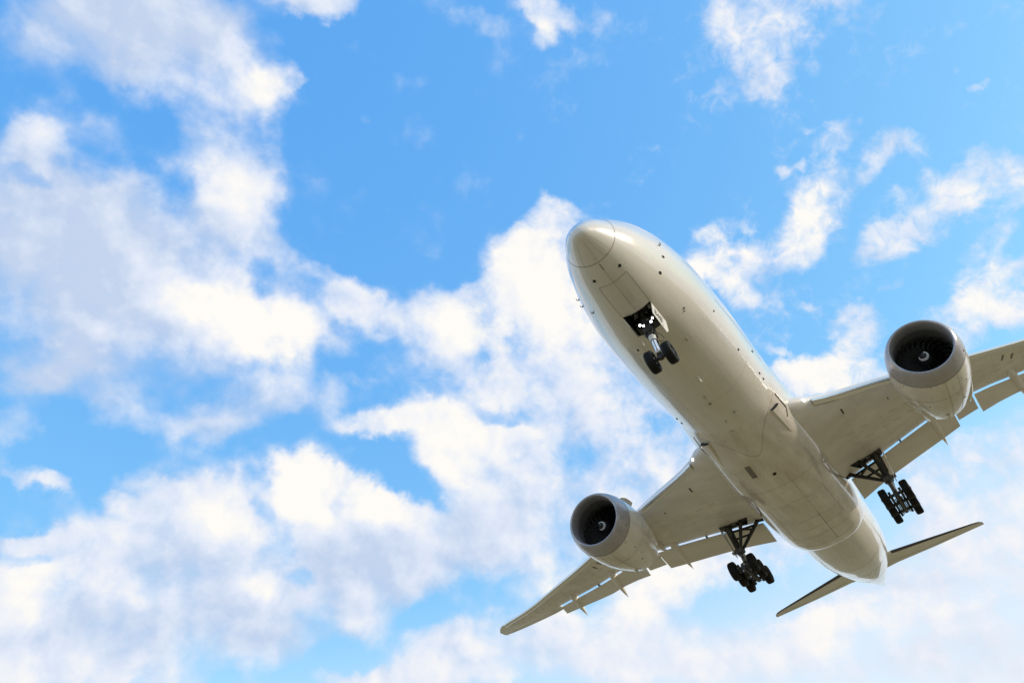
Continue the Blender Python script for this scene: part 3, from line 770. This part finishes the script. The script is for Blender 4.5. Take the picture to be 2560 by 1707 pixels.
for s_ in (1, -1):
    mk = (lambda mb: mb) if s_ == 1 else (lambda mb: mb.mirror())
    WING = build(mk(wing_mesh()), 'wing', [WINGG, BAY])
    # openings for the landing gear in the lower skin
    for poly in ([(30.75, 3.85), (30.95, 4.5), (31.35, 5.35), (31.6, 6.0), (32.35, 5.95), (32.45, 5.1), (32.80, 4.35)], [(31.95, 3.62), (32.2, 3.15), (33.0, 3.1), (33.0, 3.62)]):
        cm = MB(); z0 = on_wing(32, poly[0][1])[2]
        cm.slab([(x, y, on_wing(min(x, 33), y)[2] - .25) for x, y in poly], (0, 0, .50))
        cut(WING, mk(cm), BAY)
    build(mk(slat_mesh(4.15, 9.25, 8)), 'slat', SLATM, WING)
    build(mk(slat_mesh(11.9, 29.2, 16)), 'slat', SLATM, WING)
    inb = [(3.3, 35.6, -2.62), (3.79, 35.48, -2.55), (5.55, 34.95, -2.27), (9.57, 34.62, -1.66), (11.4, 34.25, -1.46)]
    build(mk(flap_mesh(flap_st((3.42, 4.5, 6, 8, 9.8, 11.3), inb))), 'flap', FLAPG, WING)
    fl = [(11.3, 33.95, -1.22), (13.0, 34.05, -1.0)]
    build(mk(flap_mesh(flap_st((11.42, 12.1, 12.86), fl, .16, .06), t=.12)), 'flaperon', FLAPG, WING)
    outb = [(12.9, 34.2, -1.31), (15.38, 34.95, -.81), (16.1, 35.28, -.74), (19.9, 36.74, 0.0), (22.18, 37.43, .41)]
    build(mk(flap_mesh(flap_st((13.0, 14.2, 15.5, 17, 18.5, 20, 22.15), outb))), 'flap', FLAPG, WING)
    for y0, y1, x0, x1, zt_, w_, d_ in ((9.85, 10.05, 31.3, 35.55, -1.72, .30, .46), (15.55, 16.2, 32.25, 36.68, -1.0, .30, .46), (20.15, 20.72, 34.3, 38.2, -.17, .28, .40)):
        build(mk(canoe_mesh(y0, y1, x0, x1, zt_, w_, d_)), 'flap_fairing', FLAPG, WING)
    # hinge brackets crossing the slot
    for y in (7.48, 17.47, 12.0):
        m = MB(); x = float(GAPx(y)); z = wing_z_end(y)
        m.box((x + .12, y, z - .05), (.5, .10, .16)); build(mk(m), 'flap_bracket', GEARD, WING)
    # landing light in the wing root leading edge
    m = MB(); le = float(LEx(3.75)); m.lathe([(0, .02), (.02, .06), (.05, .085), (.2, .09)], (le - .10, 3.72, zref(3.7) + .02), (1, .3, .1), 18, cap0=True, cap1=True)
    build(mk(m), 'landing_light', LAMPW, WING)
    # small intake and access marks on the lower skin
    for (x, y, L_, w_) in ((24.05, 5.28, .55, .12), (26.2, 8.0, .25, .07)):
        m = MB(); p = on_wing(x, y); q = on_wing(x + L_, y + .02)
        m.slab([p + V3(0, -w_ / 2, -.015), p + V3(0, w_ / 2, -.015), q + V3(0, w_ * .3, -.015), q + V3(0, -w_ * .3, -.015)], (0, 0, .05))
        build(mk(m), 'air_vent', HOLE, WING)
    for x, y in ((30.2, 15.4), (30.7, 16.0)):   # dark drain marks behind the slat
        m = MB(); p = on_wing(x, y); q = on_wing(x + .5, y - .12)
        m.slab([p + V3(0, -.09, -.012), p + V3(0, .09, -.012), q + V3(0, .05, -.012), q + V3(0, -.07, -.012)], (0, 0, .04))
        build(mk(m), 'drain_mark', SEAM, WING)
    # long access panel lines on the lower skin
    m = MB()
    for fq, y0, y1, mm in ((.22, 4.5, 28, 0), (.56, 4.0, 21.5, 0), (.72, 6.3, 21.5, 0)):
        Pp = []
        for y in np.linspace(y0, y1, 40):
            le = float(LEx(y)); xe = float(GAPx(y)) if y < 22.3 else float(TEx(y)); c = (xe - le) / (.8 if y < 22.3 else .995)
            Pp.append([on_wing(le + c * fq, y, .008), on_wing(le + c * fq + .013, y, .008)])
        m.grid(Pp, m=mm)
    for k in range(9):
        y = 5.2 + k * 1.9
        le = float(LEx(y)); c = (float(GAPx(y)) - le) / .8
        Pp = [[on_wing(le + c * q, y, .008), on_wing(le + c * q, y + .011, .008)] for q in np.linspace(.1, .76, 14)]
        m.grid(Pp)
    join_lines(WING, mk(m), [SEAMW])
    m = MB()   # oval tank access covers in two rows along the span
    for k in range(22):
        y = 5.0 + k * .98
        if 9.2 < y < 11.8: continue
        le = float(LEx(y)); c = ((float(GAPx(y)) if y < 22.3 else float(TEx(y))) - le) / (.8 if y < 22.3 else .995)
        for fq in ((.34, .47) if y < 15 else (.38,)):
            cx_ = le + c * fq; L_ = .30 if y < 15 else .22
            m.add([on_wing(cx_ + .13 * math.sin(q) + .6 * L_ * math.cos(q), y + L_ * math.cos(q), .006) for q in np.linspace(0, 2 * math.pi, 16, endpoint=False)], [tuple(range(16))])
    join_lines(WING, mk(m), [COVERM])
    # wing tip light and static wick
    m = MB(); m.tube([(41.9, 30.7, zref(30.7) + .03), (42.25, 30.75, zref(30.75) + .03)], .012, 6); build(mk(m), 'static_wick', HOLE, WING)
    m = MB(); m.lathe([(0, .02), (.06, .07), (.2, .10), (.45, .03)], (40.75, 30.72, zref(30.75) + .06), (1, .55, .1), 14, cap0=True, cap1=True); build(mk(m), 'position_light', WHITE, WING)

# ---------------------------------------------------------------- engines
EY, EZ, EX = 10.48, -3.28, 19.3
for s_ in (1, -1):
    ax = V3(1, -s_ * .025, -.03); ax /= np.linalg.norm(ax)
    o = V3(EX, s_ * EY, EZ)
    m = MB()   # fan cowl: outer skin, trailing lip, inner duct
    outer = [(1.02, 1.985), (1.5, 2.03), (2.1, 2.045), (2.8, 2.025), (3.5, 1.96), (4.2, 1.85), (4.9, 1.70), (5.5, 1.545), (5.9, 1.43)]
    inner = [(5.9, 1.405), (5.4, 1.45), (4.6, 1.5), (3.2, 1.58), (2.05, 1.61)]
    m.lathe(outer + inner, o, ax, 72)
    ENG = build(m, 'engine', [COWL, SEAM])
    lip = [(1.02, 1.985), (.7, 1.94), (.4, 1.865), (.18, 1.785), (.05, 1.70), (0, 1.635), (.03, 1.575), (.12, 1.53), (.3, 1.495), (.55, 1.485), (.72, 1.492)]
    m = MB(); m.lathe(lip, o, ax, 72)
    m.lathe([(1.0, 1.990), (1.035, 1.992)], o, ax, 72, m=1)
    build(m, 'inlet_lip', [LIP, SEAM], ENG)
    m = MB(); m.lathe([(.72, 1.492), (.95, 1.515), (1.25, 1.55), (1.75, 1.57), (2.2, 1.59)], o, ax, 72); build(m, 'inlet_duct', DUCT, ENG)
    m = MB(); m.lathe([(1.0, .01), (1.9, 1.57)], o + ax * .9, ax, 48); 
    m = MB()   # fan: wide curved blades in front of a dark back plate
    u = np.cross(ax, V3(0, 0, 1)); u /= np.linalg.norm(u); w_ = np.cross(u, ax)
    for k in range(22):
        th0 = 2 * math.pi * k / 22
        P = []
        for r in np.linspace(.40, 1.545, 9):
            fr = (r - .4) / 1.15
            tw = .22 + .75 * fr; sweep = .16 * math.sin(fr * math.pi) - .30 * fr ** 2
            row = []
            for c_ in np.linspace(-.5, .5, 5):
                ch = .42 + .12 * fr
                th = th0 + sweep + (c_ * ch * math.sin(tw)) / max(r, .5)
                row.append(o + ax * (1.55 + c_ * ch * math.cos(tw)) + r * (math.cos(th) * u + math.sin(th) * w_))
            P.append(row)
        m.grid(P)
    m.lathe([(1.98, .3), (1.98, 1.60)], o, ax, 48, m=1)
    build(m, 'fan', [FAN, HOLE], ENG, recalc=False)
    m = MB()
    sp = [(.82, .012), (.85, .10), (.93, .185), (1.1, .27), (1.3, .345), (1.5, .41), (1.75, .44)]
    m.lathe(sp, o, ax, 36, cap0=True, cap1=True)
    # white swirl painted on the spinner
    spr = pchip([p[0] for p in sp], [p[1] for p in sp])
    P = []
    for t in np.linspace(0, 1, 30):
        x = .87 + .24 * t; th = (2.2 if s_ == 1 else 1.2) - 4.9 * t
        wid = .03 + .046 * math.sin(t * math.pi) ** .7
        row = []
        for d_ in (-1, 0, 1):
            xx = min(1.7, max(.83, x + d_ * wid)); r = float(spr(xx)) + .006
            row.append(o + ax * xx + r * (math.cos(th) * u + math.sin(th) * w_))
        P.append(row)
    m.grid(P, m=1)
    build(m, 'spinner', [BLACK, WHITE], ENG, recalc=False)
    m = MB()   # core cowl, nozzle and tail cone
    m.lathe([(4.6, 1.05), (5.6, .98), (6.3, .86), (6.9, .74), (6.9, .70), (6.2, .72)], o, ax, 48)
    m.lathe([(6.2, .5), (6.8, .42), (7.5, .22), (7.9, .03)], o, ax, 32, cap1=True)
    build(m, 'exhaust_nozzle', HOT, ENG)
    m = MB()   # pylon
    secs = []
    for x, hw_, zt_, zb_ in ((21.4, .03, -1.30, -1.36), (22.2, .16, -1.12, -1.45), (23.4, .26, -.85, -1.75), (25.0, .32, -.72, -2.0), (26.6, .34, -.75, -2.15), (28.2, .30, -.85, -2.0), (29.8, .22, -.9, -1.7), (31.4, .10, -.95, -1.35), (32.2, .02, -1.05, -1.2)):
        y = s_ * (EY - .0 * x)
        secs.append([V3(x, y + hw_ * cx, zb_ + (zt_ - zb_) * cz) for cx, cz in ((0, 0), (.7, .06), (1, .3), (1, .75), (.7, 1), (-.7, 1), (-1, .75), (-1, .3), (-.7, .06))])
    m.grid(secs, cv=True, cap0=True, cap1=True)
    build(m, 'pylon', COWL, ENG)
    m = MB()   # strake on the inboard side
    th = RAD(48)
    rd = -s_ * V3(0, 1, 0) * math.cos(th) + V3(0, 0, 1) * math.sin(th)
    tn = np.cross(ax, rd)
    P = []
    for x, h in ((1.75, 0), (2.0, .24), (2.4, .40), (2.9, .46), (3.35, .46), (3.4, 0)):
        base = o + ax * x + rd * (1.99 - .04 * (x - 1.7))
        P.append([base - tn * .025, base + rd * h - tn * .012, base + rd * h + tn * .012, base + tn * .025])
    m.grid(P, cv=True, cap0=True, cap1=True); build(m, 'strake', COWL, ENG)
    m = MB()   # cowl seams, latches and drains
    m.lathe([(2.62, 2.036), (2.65, 2.035)], o, ax, 72, m=0)
    for th in (4.35, 4.71):
        e = math.cos(th) * u * s_ + math.sin(th) * w_
        tn = np.cross(ax, e)
        m.grid([[o + ax * x + e * (float(pchip([p[0] for p in outer], [p[1] for p in outer])(x)) + .006) + tn * k for k in (-.012, .012)] for x in np.linspace(1.1, 5.85, 24)], m=0)
    join_lines(ENG, m, [SEAMF])
    ofn = pchip([p[0] for p in outer], [p[1] for p in outer])
    for (x, th, r) in ((2.3, 5.32, .045), (3.9, 5.15, .06), (5.0, 4.5, .05), (.72, 5.75, .055)):
        e = math.cos(th) * u + math.sin(th) * w_
        rr = float(ofn(x)) if x > 1.02 else 1.945
        m = MB(); m.lathe([(-.03, r), (.012, r), (.016, r * .6)], o + ax * x + e * rr, e, 14, cap0=True, cap1=True); build(m, 'cowl_drain', SEAM, ENG)
    m = MB()   # soot and oil streaks running back from the cowl joints
    for k in range(10):
        x = random.uniform(1.3, 4.6); th = random.uniform(4.3, 5.6); L_ = random.uniform(.12, .5); wd_ = random.uniform(.008, .02)
        row = []
        for q in np.linspace(0, 1, 6):
            e = math.cos(th) * u + math.sin(th) * w_; tn = np.cross(ax, e)
            b0 = o + ax * (x + L_ * q) + e * (float(ofn(x + L_ * q)) + .007); hw_ = wd_ * (1 - .8 * q) * min(1, .3 + 4 * q)
            row.append([b0 - tn * hw_, b0 + tn * hw_])
        m.grid(row)
    join_lines(ENG, m, [SEAMF])
    for th, L0, L1 in ((4.71 + s_ * .85, 3.3, 6.15), (4.71 - s_ * .95, 3.6, 6.0)):   # blisters on the lower cowl, open at the rear
        m = MB(); e = math.cos(th) * u + math.sin(th) * w_; tn = np.cross(ax, e); secs = []
        for q in np.linspace(0, 1, 12):
            x = L0 + (L1 - L0) * q; rr = float(ofn(min(5.9, x))); hh = .20 * math.sin(min(1, q * 1.15) * math.pi / 2) ** 1.3; wd_ = .05 + .20 * q ** .7
            secs.append([o + ax * x + e * (rr - .05 + (hh + .05) * c_) + tn * wd_ * k_ for k_, c_ in ((-1, 0), (-.9, .45), (-.6, .85), (0, 1), (.6, .85), (.9, .45), (1, 0))])
        m.grid(secs); m.add(secs[-1], [tuple(range(7))], 1)
        build(m, 'cowl_blister', [COWL, HOLE], ENG, recalc=False)
    m = MB()   # drain mast under the cowl
    e = math.cos(4.55) * u + math.sin(4.55) * w_
    m.tube([o + ax * 5.1 + e * 1.62, o + ax * 5.35 + e * 1.80], [.10, .05], 10); build(m, 'drain_mast', COWL, ENG)

# ---------------------------------------------------------------- tail
def stab_mesh():
    m = MB(); secs = []
    for y, le, te in ((.6, 54.0, 58.6), (2.4, 55.5, 58.95), (6, 57.85, 60.45), (9.8, 60.35, 61.8), (10.35, 60.78, 62.0), (10.68, 61.35, 62.1), (10.76, 61.7, 62.14)):
        z = .5 + .12 * (y - 2.4); c = te - le
        Q = np.linspace(0, 1, 16) ** 1.7
        up = [V3(le + c * q, y, z + c * naca(q, .09)) for q in Q]; lo = [V3(le + c * q, y, z - c * naca(q, .10)) for q in Q]
        secs.append(up[::-1] + lo[1:])
    k = 2 * 16 - 1
    m.grid(secs, cv=True, cap0=True, cap1=True, mfun=lambda i, j: 1 if 11 <= j <= 18 and i >= 1 else 0)
    return m
for s_ in (1, -1):
    mb = stab_mesh()
    T = build(mb if s_ == 1 else mb.mirror(), 'horizontal_stabilizer', [WINGG, DARKM])
    m = MB()
    P = []
    for y in np.linspace(2.6, 10.2, 12):
        le = np.interp(y, [2.4, 6, 9.8, 10.35], [55.5, 57.85, 60.35, 60.78]); te = np.interp(y, [2.4, 6, 9.8, 10.35], [58.95, 60.45, 61.8, 62.0]); c = te - le
        z = .5 + .12 * (y - 2.4) - c * naca(.72, .10) - .008
        P.append([V3(le + c * .715, y, z - .002), V3(le + c * .73, y, z)])
    m.grid(P); build(m if s_ == 1 else m.mirror(), 'elevator_hinge_line', SEAM, T, recalc=False)
m = MB(); secs = []
for z, le, te in ((2.2, 50.0, 60.2), (4, 52.0, 60.7), (8, 56.4, 61.9), (11.4, 60.2, 62.9), (12.2, 61.3, 63.1)):
    c = te - le; Q = np.linspace(0, 1, 16) ** 1.7
    a = [V3(le + c * q, c * naca(q, .10), z) for q in Q]; b = [V3(le + c * q, -c * naca(q, .10), z) for q in Q]
    secs.append(a[::-1] + b[1:])
m.grid(secs, cv=True, cap0=True, cap1=True)
build(m, 'vertical_stabilizer', PAINT)

# ---------------------------------------------------------------- landing gear
def tyre_mesh(c, R_, w):
    m = MB(); h = w / 2
    prof = [(-h * .55, R_ * .52), (-h * .92, R_ * .60), (-h, R_ * .76), (-h * .95, R_ * .88), (-h * .80, R_ * .955), (-h * .52, R_ * .99)]
    for g in (-.42, -.14, .14, .42):
        prof += [(h * (g - .035), R_), (h * (g - .03), R_ * .982), (h * (g + .03), R_ * .982), (h * (g + .035), R_)]
    prof += [(h * .52, R_ * .99), (h * .80, R_ * .955), (h * .95, R_ * .88), (h, R_ * .76), (h * .92, R_ * .60), (h * .55, R_ * .52)]
    m.lathe(prof, c, (0, 1, 0), 40, closed=True)
    return m
def hub_mesh(c, R_, w):
    m = MB(); h = w / 2
    m.lathe([(-h * .5, R_ * .05), (-h * .5, R_ * .2), (-h * .34, R_ * .3), (-h * .42, R_ * .46), (-h * .62, R_ * .53), (h * .62, R_ * .53), (h * .42, R_ * .46), (h * .34, R_ * .3), (h * .5, R_ * .2), (h * .5, R_ * .05)], c, (0, 1, 0), 32, cap0=True, cap1=True)
    for k in range(9):
        a = 2 * math.pi * k / 9
        for sgn in (-1, 1):
            m.lathe([(0, .03), (sgn * .03, .03)], np.array(c) + V3(.36 * R_ * math.cos(a), sgn * h * .38, .36 * R_ * math.sin(a)), (0, 1, 0), 6, cap1=True)
    return m

# nose gear
m = MB()
m.tube([(6.02, 0, -2.9), (5.98, 0, -3.5), (5.95, 0, -4.2)], [.20, .19, .155], 20)          # outer cylinder
m.box((6.1, 0, -3.35), (.42, .95, .22), ch=.5); m.box((5.95, 0, -3.75), (.36, .52, .30), ch=.5)
m.box((6.05, 0, -4.02), (.40, .46, .26), ch=.5)
NG = build(m, 'nose_gear', GEARD)
m = MB(); m.tube([(5.95, 0, -4.12), (5.945, 0, -4.38)], [.165, .165], 20); m.tube([(5.945, 0, -4.16), (5.945, 0, -4.22)], .18, 20); build(m, 'strut_collar', GEARW, NG)
m = MB(); m.tube([(5.945, 0, -4.3), (5.90, 0, -5.28)], .115, 20); build(m, 'strut_piston', CHROME, NG)
m = MB(); m.slab([(5.80, -.035, -4.98), (5.80, .035, -4.98), (5.79, .035, -5.16), (5.79, -.035, -5.16)], (.01, 0, 0)); build(m, 'marking', RED, NG)
m = MB(); m.tube([(5.9, -.62, -5.45), (5.9, .62, -5.45)], .085, 16); m.box((5.9, 0, -5.40), (.24, .26, .26), ch=.5); build(m, 'axle', GEARD, NG)
m = MB(); m.box((5.72, 0, -5.22), (.10, .26, .10), ch=.4); build(m, 'tow_fitting', GEARW, NG)
m = MB()   # torque link behind the piston
m.slab([(6.05, -.16, -4.3), (6.05, .16, -4.3), (6.36, .06, -4.78), (6.36, -.06, -4.78)], (.05, 0, .02)); m.slab([(6.36, -.06, -4.78), (6.36, .06, -4.78), (6.02, .16, -5.3), (6.02, -.16, -5.3)], (.05, 0, .02)); build(m, 'torque_link', GEARD, NG)
m = MB()   # drag brace and lock links up into the bay
for sy in (-.30, .30):
    m.tube([(6.05, sy * .6, -3.75), (6.55, sy * 1.2, -2.6)], .06, 10); m.tube([(5.6, sy, -3.0), (6.35, sy * .8, -2.5)], .05, 10)
m.tube([(6.0, -.42, -3.22), (6.0, .42, -3.22)], .04, 10); m.tube([(6.2, -.5, -2.85), (6.2, .5, -2.85)], .07, 12)
for k in range(14):
    x, y, z = random.uniform(5.4, 6.7), random.uniform(-.6, .6), random.uniform(-2.9, -2.2)
    m.box((x, y, z), (random.uniform(.1, .35), random.uniform(.06, .2), random.uniform(.06, .2)), (random.random(), random.random(), random.random()), m=k % 2)
for k in range(6): m.tube([(5.35 + .2 * k, -.66, -2.75), (5.40 + .2 * k, -.6, -2.3), (5.5 + .15 * k, .5, -2.15)], .022, 8, m=1)
build(m, 'drag_brace', [GEARD, GEARP], NG)
m = MB()   # hydraulic hoses
m.tube([(6.05, -.22, -3.9), (6.25, -.42, -4.15), (6.2, -.44, -4.45), (6.05, -.26, -4.55), (5.97, -.12, -4.5)], .018, 8)
m.tube([(5.9, .2, -3.6), (5.85, .3, -3.9), (5.9, .16, -4.2)], .018, 8); m.tube([(5.8, -.1, -3.3), (5.75, -.2, -3.7), (5.86, -.1, -4.15)], .016, 8)
build(m, 'hydraulic_hose', BLACK, NG)
for y in (-.44, .44):
    build(tyre_mesh((5.9, y, -5.46), .545, .42), 'tyre', RUBBER, NG)
    build(hub_mesh((5.9, y, -5.46), .545, .42), 'wheel_hub', RIM, NG)
for (x, y, z) in ((5.86, -.40, -3.27), (5.97, -.25, -3.32), (5.86, .27, -3.27), (5.97, .14, -3.32)):
    m = MB(); d = V3(-.80, -.10, -.62); q_ = CAMC - V3(x, y, z); x, y, z = V3(x, y, z) + q_ / np.linalg.norm(q_) * .22
    m.lathe([(-.10, .03), (-.06, .075), (.0, .085), (.012, .085)], (x, y, z), d, 20, cap0=True)
    m.lathe([(.008, .001), (.008, .050)], (x, y, z), d, 20, m=1)
    build(m, 'landing_light', [GEARD, LAMP], NG, recalc=False)
# open doors of the nose gear bay; the left one carries the fleet number
A_, B_, D_, E_ = V3(5.31, -.745, -2.93), V3(6.85, -.745, -3.03), V3(6.53, -.622, -3.90), V3(5.29, -.622, -3.52)
m = MB(); m.slab([A_, B_, V3(6.83, -.66, -3.62), D_, E_], (0, .03, .004)); DOOR = build(m, 'gear_door', [GEARW, DOORIN], NG, label='white gear door with the number 848')
m = MB(); m.slab([A_ * (1, -1, 1), B_ * (1, -1, 1), V3(6.83, .66, -3.62), D_ * (1, -1, 1), E_ * (1, -1, 1)], (0, -.03, .004)); build(m, 'gear_door', [GEARW, DOORIN], NG)
# number: drawn as flat strokes on the outer face
m = MB()
def door_pt(u, v):   # u along the door (0 front, 1 aft), v down (0 hinge, 1 lower edge)
    top = A_ + (B_ - A_) * u; bot = E_ + (D_ - E_) * u
    return top + (bot - top) * v + V3(0, -.006, 0)
def stroke(pts, w):
    for (u0, v0), (u1, v1) in zip(pts[:-1], pts[1:]):
        du, dv = (u1 - u0) * 1.5, (v1 - v0) * .75; L_ = math.hypot(du, dv) or 1; nx, ny = -dv / L_ * w / 1.5, du / L_ * w / .75
        ex, ey = du / L_ * w * .9 / 1.5, dv / L_ * w * .9 / .75
        m.add([door_pt(u0 - ex + nx, v0 - ey + ny), door_pt(u1 + ex + nx, v1 + ey + ny), door_pt(u1 + ex - nx, v1 + ey - ny), door_pt(u0 - ex - nx, v0 - ey - ny)], [(0, 1, 2, 3)])
def glyph(ch, u0, w, v0, v1):
    P8 = lambda c, h: [(u0 + w / 2 + w / 2 * math.cos(t), c + h * math.sin(t)) for t in np.linspace(0, 2 * math.pi, 13)]
    if ch == '8':
        h = (v1 - v0) / 4; stroke(P8(v0 + h, h), .022); stroke(P8(v0 + 3 * h, h), .022)
    else:
        stroke([(u0 + w * .75, v1), (u0 + w * .75, v0), (u0, v0 + (v1 - v0) * .66), (u0 + w * 1.05, v0 + (v1 - v0) * .66)], .022)
glyph('8', .17, .12, .28, .72); glyph('4', .35, .12, .28, .72); glyph('8', .53, .12, .28, .72)
stroke([(.73, .12), (.73, .92)], .010)
build(m, 'number', BLACK, NG, recalc=False, smooth=False)

# main gear
def main_gear(s_):
    mk = (lambda mb: mb) if s_ == 1 else (lambda mb: mb.mirror())
    piv = V3(31.75, 5.39, -5.42); top = V3(31.85, 5.62, -1.55); jt = V3(31.8, 5.48, -3.75)
    m = MB(); m.tube([top, top + (jt - top) * .9, jt, jt + (piv - jt) * .15], [.235, .225, .26, .20], 22)
    m.box(jt + V3(0, 0, .05), (.55, .62, .30), ch=.5); m.box(top + V3(.0, -.1, -.05), (.8, 1.1, .34), ch=.5); m.box(top + V3(-.45, -.55, -.02), (.5, 1.3, .30), (0, 0, .35), ch=.5)
    m.box(jt + V3(0, .38, .1), (.25, .35, .16), ch=.4); m.tube([jt + V3(.26, 0, 1.4), jt + V3(.3, .05, .1)], .07, 12)
    m.tube([top + V3(.25, .2, -.2), top + V3(.28, .1, -1.5)], .08, 12)
    G = build(mk(m), 'main_gear', STEEL)
    m = MB(); m.tube([jt + (piv - jt) * .1, piv], .16, 20); build(mk(m), 'strut_piston', GEARW, G)
    m = MB()
    f = piv + V3(.22, 0, .15)
    m.slab([jt + V3(.2, -.2, -.2), jt + V3(.2, .2, -.2), V3(32.5, 5.48, -4.55), V3(32.5, 5.34, -4.55)], (.05, 0, .03)); m.slab([V3(32.5, 5.34, -4.55), V3(32.5, 5.48, -4.55), f + V3(.1, .2, 0), f + V3(.1, -.2, 0)], (.05, 0, .03)); build(mk(m), 'torque_link', GEARD, G)
    m = MB(); m.tube([jt + V3(0, -.25, .1), V3(32.3, 3.45, -1.95)], [.11, .14], 12); m.box((32.3, 3.45, -1.95), (.3, .3, .25), ch=.5); build(mk(m), 'side_brace', GEARD, G)
    m = MB(); m.tube([jt + V3(-.15, -.15, .1), V3(31.35, 4.35, -1.6)], [.11, .14], 12); build(mk(m), 'drag_brace', GEARD, G)
    m = MB()
    P1 = lambda t: jt + V3(0, -.25, .1) + (V3(32.3, 3.45, -1.95) - jt - V3(0, -.25, .1)) * t
    P2 = lambda t: jt + V3(-.15, -.15, .1) + (V3(31.35, 4.35, -1.6) - jt - V3(-.15, -.15, .1)) * t
    P3 = lambda t: jt + (top - jt) * t
    for a, b in ((P1(.82), P3(.72)), (P1(.5), P3(.45)), (P2(.75), P3(.9)), (P1(.66), P2(.6))): m.tube([a, b], .075, 10)
    build(mk(m), 'lock_link', GEARD, G)
    m = MB(); m.box(piv + V3(0, 0, -.02), (3.15, .30, .34), ch=.5)
    for dx in (-1.45, 0, 1.45):
        m.tube([piv + V3(dx, -.98, 0), piv + V3(dx, .98, 0)], .10, 14)
        for sg in (-.34, .34): m.lathe([(-.08, .30), (.08, .30)], piv + V3(dx, sg, 0), (0, 1, 0), 20, cap0=True, cap1=True)
    m.tube([piv + V3(-1.3, .12, .28), piv + V3(-.2, .1, .8)], .05, 10); m.tube([piv + V3(-1.4, -.2, -.24), piv + V3(1.4, -.2, -.24)], .035, 8); m.tube([piv + V3(-1.4, .2, -.24), piv + V3(1.4, .2, -.24)], .035, 8)
    build(mk(m), 'bogie_beam', GEARD, G)
    for dx in (-1.45, 0, 1.45):
        for sy in (-.70, .70):
            build(mk(tyre_mesh(piv + V3(dx, sy, 0), .635, .49)), 'tyre', RUBBER, G)
            build(mk(hub_mesh(piv + V3(dx, sy, 0), .635, .49)), 'wheel_hub', GEARD, G)
    m = MB(); m.slab([(31.45, 6.15, -1.42), (32.45, 6.15, -1.45), (32.35, 5.92, -3.3), (32.05, 5.85, -3.95), (31.55, 5.86, -3.7)], (0, .05, .006)); build(mk(m), 'gear_door', [FLAPG], G)
    m = MB()
    for k in range(4):
        y = 5.2 + .12 * k
        m.tube([top + V3(-.2 + .1 * k, -.3, -.1), top + V3(-.25, -.25 + .08 * k, -1.0), jt + V3(-.25, -.1 + .06 * k, .2), piv + V3(-.2, .05 * k - .1, .25)], .02, 8)
    build(mk(m), 'hydraulic_hose', BLACK, G)
    return G
main_gear(1)
main_gear(-1)
